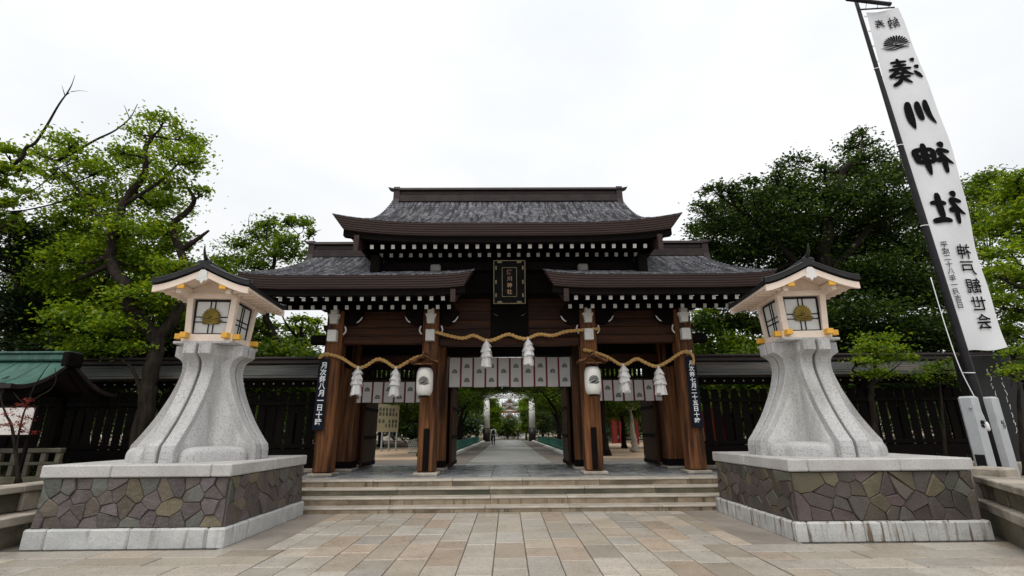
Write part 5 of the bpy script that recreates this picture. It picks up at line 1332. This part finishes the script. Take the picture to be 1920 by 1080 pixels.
tree('shrub','rounded bright green shrub at the right edge beside the dark stone slab',(b.x,Y,.62),[(b.x,Y,.55),A(1910,760,Y),A(1912,700,Y)],.05,PC([(1905,665,24,20),(1925,690,26,22),(1900,705,26,18),(1925,650,20,18)],Y,.3,.9),'lf_bright',.085,3800,cat='shrub')
Y=12.8; b=at(1770,860,Y)
tree('shrub','dull olive shrub in front of the right fence beside the banner pole',(b.x,Y,.62),[(b.x,Y,.55),A(1765,760,Y),A(1762,720,Y)],.05,PC([(1750,700,36,16),(1780,715,30,14),(1720,712,26,12),(1768,690,30,14)],Y,.4,.9),'lf_mid',.09,3000,cat='shrub')
# thin red maple at the left edge
Y=9.6; b=at(36,905,Y)
tree('red_maple','thin young maple with sparse dark red leaves at the left edge',(b.x,Y,.7),[(b.x,Y,.7),A(30,850,Y),A(22,800,Y),A(8,770,Y),A(0,740,Y)],.035,
  PC([(40,765,16,10),(46,790,16,12),(28,800,18,10),(10,800,14,10),(44,812,18,8),(52,752,8,8),(20,780,12,8)],Y,.15,1),'lf_red',.06,3600,limbs=[([A(30,850,Y),A(38,800,Y),A(50,762,Y),A(70,745,Y),A(95,730,Y),A(105,712,Y),A(103,690,Y)],.018),([A(50,762,Y),A(62,730,Y),A(80,700,Y),A(95,680,Y)],.015),([A(50,762,Y),A(35,748,Y),A(25,735,Y)],.01)],cat='tree',twig=False,asp=.35)
# fuller masses behind
def fill(contour,ybot,step,rx,ry,x0,x1):
    o=[]; xs_=[c[0] for c in contour]; ys_=[c[1] for c in contour]; x=x0
    while x<x1:
        y=np.interp(x,xs_,ys_)+NR.uniform(0,step*.4)
        while y<ybot: o.append((x+NR.uniform(-.3,.3)*step,y,rx*NR.uniform(.7,1.2),ry*NR.uniform(.7,1.2))); y+=step*NR.uniform(.8,1.1)
        x+=step
    return o
for ct,yb_,x0,x1,Y,px,lm,lab,cat in (
  ([(60,470),(120,455),(230,440)],655,70,225,15.6,150,'lf_mid','leafy tree filling the space behind the large left maple, left of its trunk','tree'),
  ([(230,440),(300,430),(350,480),(400,530),(450,560)],655,235,440,15.8,330,'lf_mid','leafy tree filling the space behind the left lantern house, right of the maple trunk','tree'),
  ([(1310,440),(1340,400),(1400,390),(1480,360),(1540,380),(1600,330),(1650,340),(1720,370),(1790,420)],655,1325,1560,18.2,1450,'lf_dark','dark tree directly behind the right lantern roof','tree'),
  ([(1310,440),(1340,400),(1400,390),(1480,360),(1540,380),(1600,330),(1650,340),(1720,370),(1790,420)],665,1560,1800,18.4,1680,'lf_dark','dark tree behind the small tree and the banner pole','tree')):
    b=at(px,800,Y); tree('background_tree',lab,(b.x,Y,.3),[(b.x,Y,.3),A(px,690,Y),A(px+4,560,Y)],.2,PC(fill(ct,yb_,48,38,30,x0,x1),Y,.8,.7),lm,.15,2200,'darkbark',twig=False)
# precinct trees
def gtree(x,y,h,r,lm,label,n=9,zlo=.45,size=.2,dens=1500,group=None,bark='darkbark'):
    cl=[]
    for k in range(n):
        a=NR.uniform(0,6.28); rr=r*NR.uniform(.1,.8); z=.3+h*NR.uniform(zlo,.92); q=r*NR.uniform(.35,.6)
        cl.append(((x+rr*math.cos(a),y+rr*math.sin(a),z),(q,q,q*.6)))
    return tree('precinct_tree',label,(x,y,.3),[(x,y,.3),(x+NR.normal()*.1,y,.3+h*.35),(x+NR.normal()*.25,y,.3+h*.7)],h*.028+.06,cl,lm,size,dens,bark,group=group)
for x,y,h,r,lm,lab in ((-4.6,27,6.5,3.0,'lf_dark','dark tree nearest on the left of the inner path'),(4.9,26,6.8,3.2,'lf_mid','green tree nearest on the right of the inner path'),
   (-5.2,36,7.5,3.4,'lf_mid','second tree on the left of the inner path, behind the nearest'),(5.6,36,7.5,3.6,'lf_dark','second tree on the right of the inner path, behind the nearest'),
   (-5.4,47,7.5,3.2,'lf_dark','left tree just before the stone torii'),(6.2,48,8,3.6,'lf_mid','right tree just before the stone torii'),
   (-11,44,6.5,4,'lf_bright','broad tree behind the picture board'),(-14,50,7,4.5,'lf_dark','dark tree farther behind the picture board'),
   (8.2,36,5.0,2.4,'lf_mid','small round headed tree in the right doorway'),(11.5,52,6.5,3.2,'lf_mid','tree behind the vermilion torii'),(14.5,42,6.5,3.6,'lf_dark','dark tree at the right of the right doorway'),
   (-8.5,68,8,3.2,'lf_mid','far left tree beside the distant hall'),(8.4,69,8,3.4,'lf_mid','far right tree beside the distant hall'),
   (-4.6,74,7,2.6,'lf_bright','bright tree left of the distant hall'),(5.2,75,6.2,2.4,'lf_bright','bright tree right of the distant hall')):
    gtree(x,y,h,r,lm,lab)
p=at(1190,848,29.8); t=tree('tree_trunk','pale bare trunk with sparse leaves standing in the right doorway',(p.x,29.8,.3),[(p.x,29.8,.3),(p.x,29.8,1.4),(p.x-.05,29.8,2.6)],.24,[((p.x,29.8,3.2),(.9,.9,.5)),((p.x+.4,29.9,3.5),(.8,.8,.4))],'lf_mid',.18,1500,'wall_stone')
for x,y,lab in ((-2.3,70,'bright green tree just inside the left torii column'),(2.5,71,'bright green tree just inside the right torii column')):
    tree('precinct_tree',lab,(x,y,.3),[(x,y,.3),(x,y,1.6),(x,y,3.2)],.14,[((x+NR.normal()*.35,y+NR.normal()*.4,z),(1.0,1.0,.7)) for z in(1.5,2.2,2.9,3.6,4.3,5.0,5.7,3.2)],'lf_bright',.22,2000,'darkbark')
b=at(952,815,80); t=tree('round_bush','dark clipped round bush in the middle before the distant hall',(b.x,80,.3),[(b.x,80,.3),(b.x,80,1.2)],.15,[((b.x,80,1.9),(1.7,1.7,1.7)),((b.x,80,1.2),(1.6,1.6,1.2))],'lf_dark',.25,2600,cat='bush')
for k,(x,y,z0,lab) in enumerate(((-3.9,40,4.7,'tree whose crown hangs low over the left half of the inner path'),(4.1,41,4.8,'tree whose crown hangs low over the right half of the inner path'))):
    q=-x/abs(x)
    tree('precinct_tree',lab,(x,y,.3),[(x,y,.3),(x*.97,y,2.8),(x*.7,y,4.6)],.2,[((x+q*d,y+NR.normal()*.6,z0+h),(1.3,1.3,.6)) for d,h in((0,.3),(1,.1),(2,.35),(3,.5),(3.9,.3),(.6,1.1),(1.8,1.2),(3.0,1.3),(-1,.5),(4.4,1.1))],'lf_mid' if k else 'lf_dark',.18,2200,'darkbark')
tree('precinct_tree','tall tree whose branches cross in front of the torii lintel',(-5.0,46,.3),[(-5.0,46,.3),(-4.8,46,3),(-3,46,4.8),(-.5,46,5.3)],.22,[((-3.4,46,5.4),(1.3,1.2,.6)),((-2.0,46,5.2),(1.2,1.2,.5)),((-.9,46,5.7),(1.1,1.1,.5)),((.6,46,5.9),(1.1,1.1,.4)),((-3.0,46,4.4),(.9,.9,.4)),((-1.4,46,6.3),(1.4,1.2,.6)),((1.8,46,6.0),(1.1,1.1,.5))],'lf_mid',.18,2000,'darkbark')
# arching limb over the path
tree('precinct_tree','leaning dark limbed tree arching over the inner path from the right',(5.2,31,.3),[(5.2,31,.3),(5.0,31,2.6),(3.8,31,4.0),(2.0,31,4.6),(.6,31,4.9)],.28,[((4.2,31,4.9),(1.5,1.5,.7)),((2.4,31,5.1),(1.4,1.4,.6)),((.8,31,5.2),(1.3,1.3,.5)),((-.8,31.5,5.2),(1.2,1.2,.5)),((3.4,30.5,4.1),(1.1,1.1,.5)),((1.6,31,4.35),(.9,1,.3))],'lf_mid',.17,2200,'darkbark')
tree('precinct_tree','dark limbed tree leaning over the inner path from the left',(-4.9,33,.3),[(-4.9,33,.3),(-4.7,33,2.6),(-3.4,33,3.9),(-1.8,33,4.7)],.26,[((-4.0,33,4.9),(1.6,1.6,.8)),((-2.6,33,5.0),(1.4,1.4,.6)),((-1.4,33,5.1),(1.3,1.3,.5)),((-3.2,32.5,3.9),(1.0,1.0,.5)),((-2.2,33,4.3),(1,1,.4))],'lf_mid',.17,2200,'darkbark')
# canopy closing over the far part of the path, and filling trees
for x,y,h,r,lm,lab in ((-2.6,52,7.6,2.6,'lf_mid','tree whose crown hides the left end of the torii lintel'),(2.9,54,7.8,2.6,'lf_mid','tree whose crown hides the right end of the torii lintel')):
    tree('precinct_tree',lab,(x*1.9,y,.3),[(x*1.9,y,.3),(x*1.8,y,2.6),(x*1.3,y,5.0)],.2,[((x*q,y+NR.normal()*.5,z),(1.5,1.5,.8)) for q,z in((1.7,4.8),(1.2,5.3),(.7,5.7),(1.0,6.5),(.3,6.3),(1.5,6.2),(1.9,5.7),(1.6,3.9))],lm,.2,1800,'darkbark')
for x,y,h,r,lm,lab in ((-12.6,37,6,3.0,'lf_dark','dark tree beside the picture board on its left'),(-9.5,58,7,4,'lf_dark','dark tree beyond the picture board, nearer the torii'),(-16,38,6.5,4,'lf_mid','tree at the far left of the left doorway'),
   (9.5,58,7,4,'lf_dark','dark tree behind the vermilion torii, nearer the stone torii'),(14,33,6,3.4,'lf_mid','tree at the far right of the right doorway')):
    gtree(x,y,h,r,lm,lab,12,.2)
for k,(x,y,h,r,lm,lab) in enumerate(((-8.6,17.8,4.4,2.0,'lf_mid','low green tree just behind the left fence, nearest the gate'),(-12,17.4,4.6,2.2,'lf_dark','low dark tree behind the left fence, behind the maple trunk'),(-15.5,17.6,4.6,2.2,'lf_black','low very dark tree behind the left fence at the pavilion'),
   (8.8,18.2,4.4,2.0,'lf_mid','low green tree just behind the right fence, nearest the gate'),(12.4,17.4,4.6,2.3,'lf_dark','low dark tree behind the right fence, behind the right lantern'),(16,17.6,4.8,2.3,'lf_dark','low dark tree behind the right fence near the banner'))):
    gtree(x,y,h,r,lm,lab,12,.46,.15,2200)
# far wood, one mass
pts=[]
for k in range(300):
    x=NR.uniform(-75,75); y=NR.uniform(72,105) if abs(x)<18 else NR.uniform(40,75)
    if abs(x)<6 and y<100: continue
    h=NR.uniform(4,8.5); r=NR.uniform(2.2,3.6)
    for q in range(3): pts.append(tuft_points((x+NR.normal()*1.2,y+NR.normal(),.5+h*(.25+.33*q)),(r,r,r*.7),330,14,.7))
for k in range(150):
    sg=1 if k%2 else -1; x=sg*NR.uniform(4.2,38); y=NR.uniform(63,70); pts.append(tuft_points((x,y,NR.uniform(.8,3.2)),(1.8,1.2,1.1),330,14,.7))
f=leaf_mesh('far_wood',np.concatenate(pts),.42,'lf_dark',None); tag(f,kind='stuff')
# undergrowth along the fences, uncountable
pts=[]
for k in range(90):
    s=-1 if k%2 else 1; x=s*NR.uniform(5.4,17); y=NR.uniform(11.6,13.0) if abs(x)>9.5 else NR.uniform(12.3,13.1)
    pts.append(tuft_points((x,y,.72),(.35,.3,.16),120,8))
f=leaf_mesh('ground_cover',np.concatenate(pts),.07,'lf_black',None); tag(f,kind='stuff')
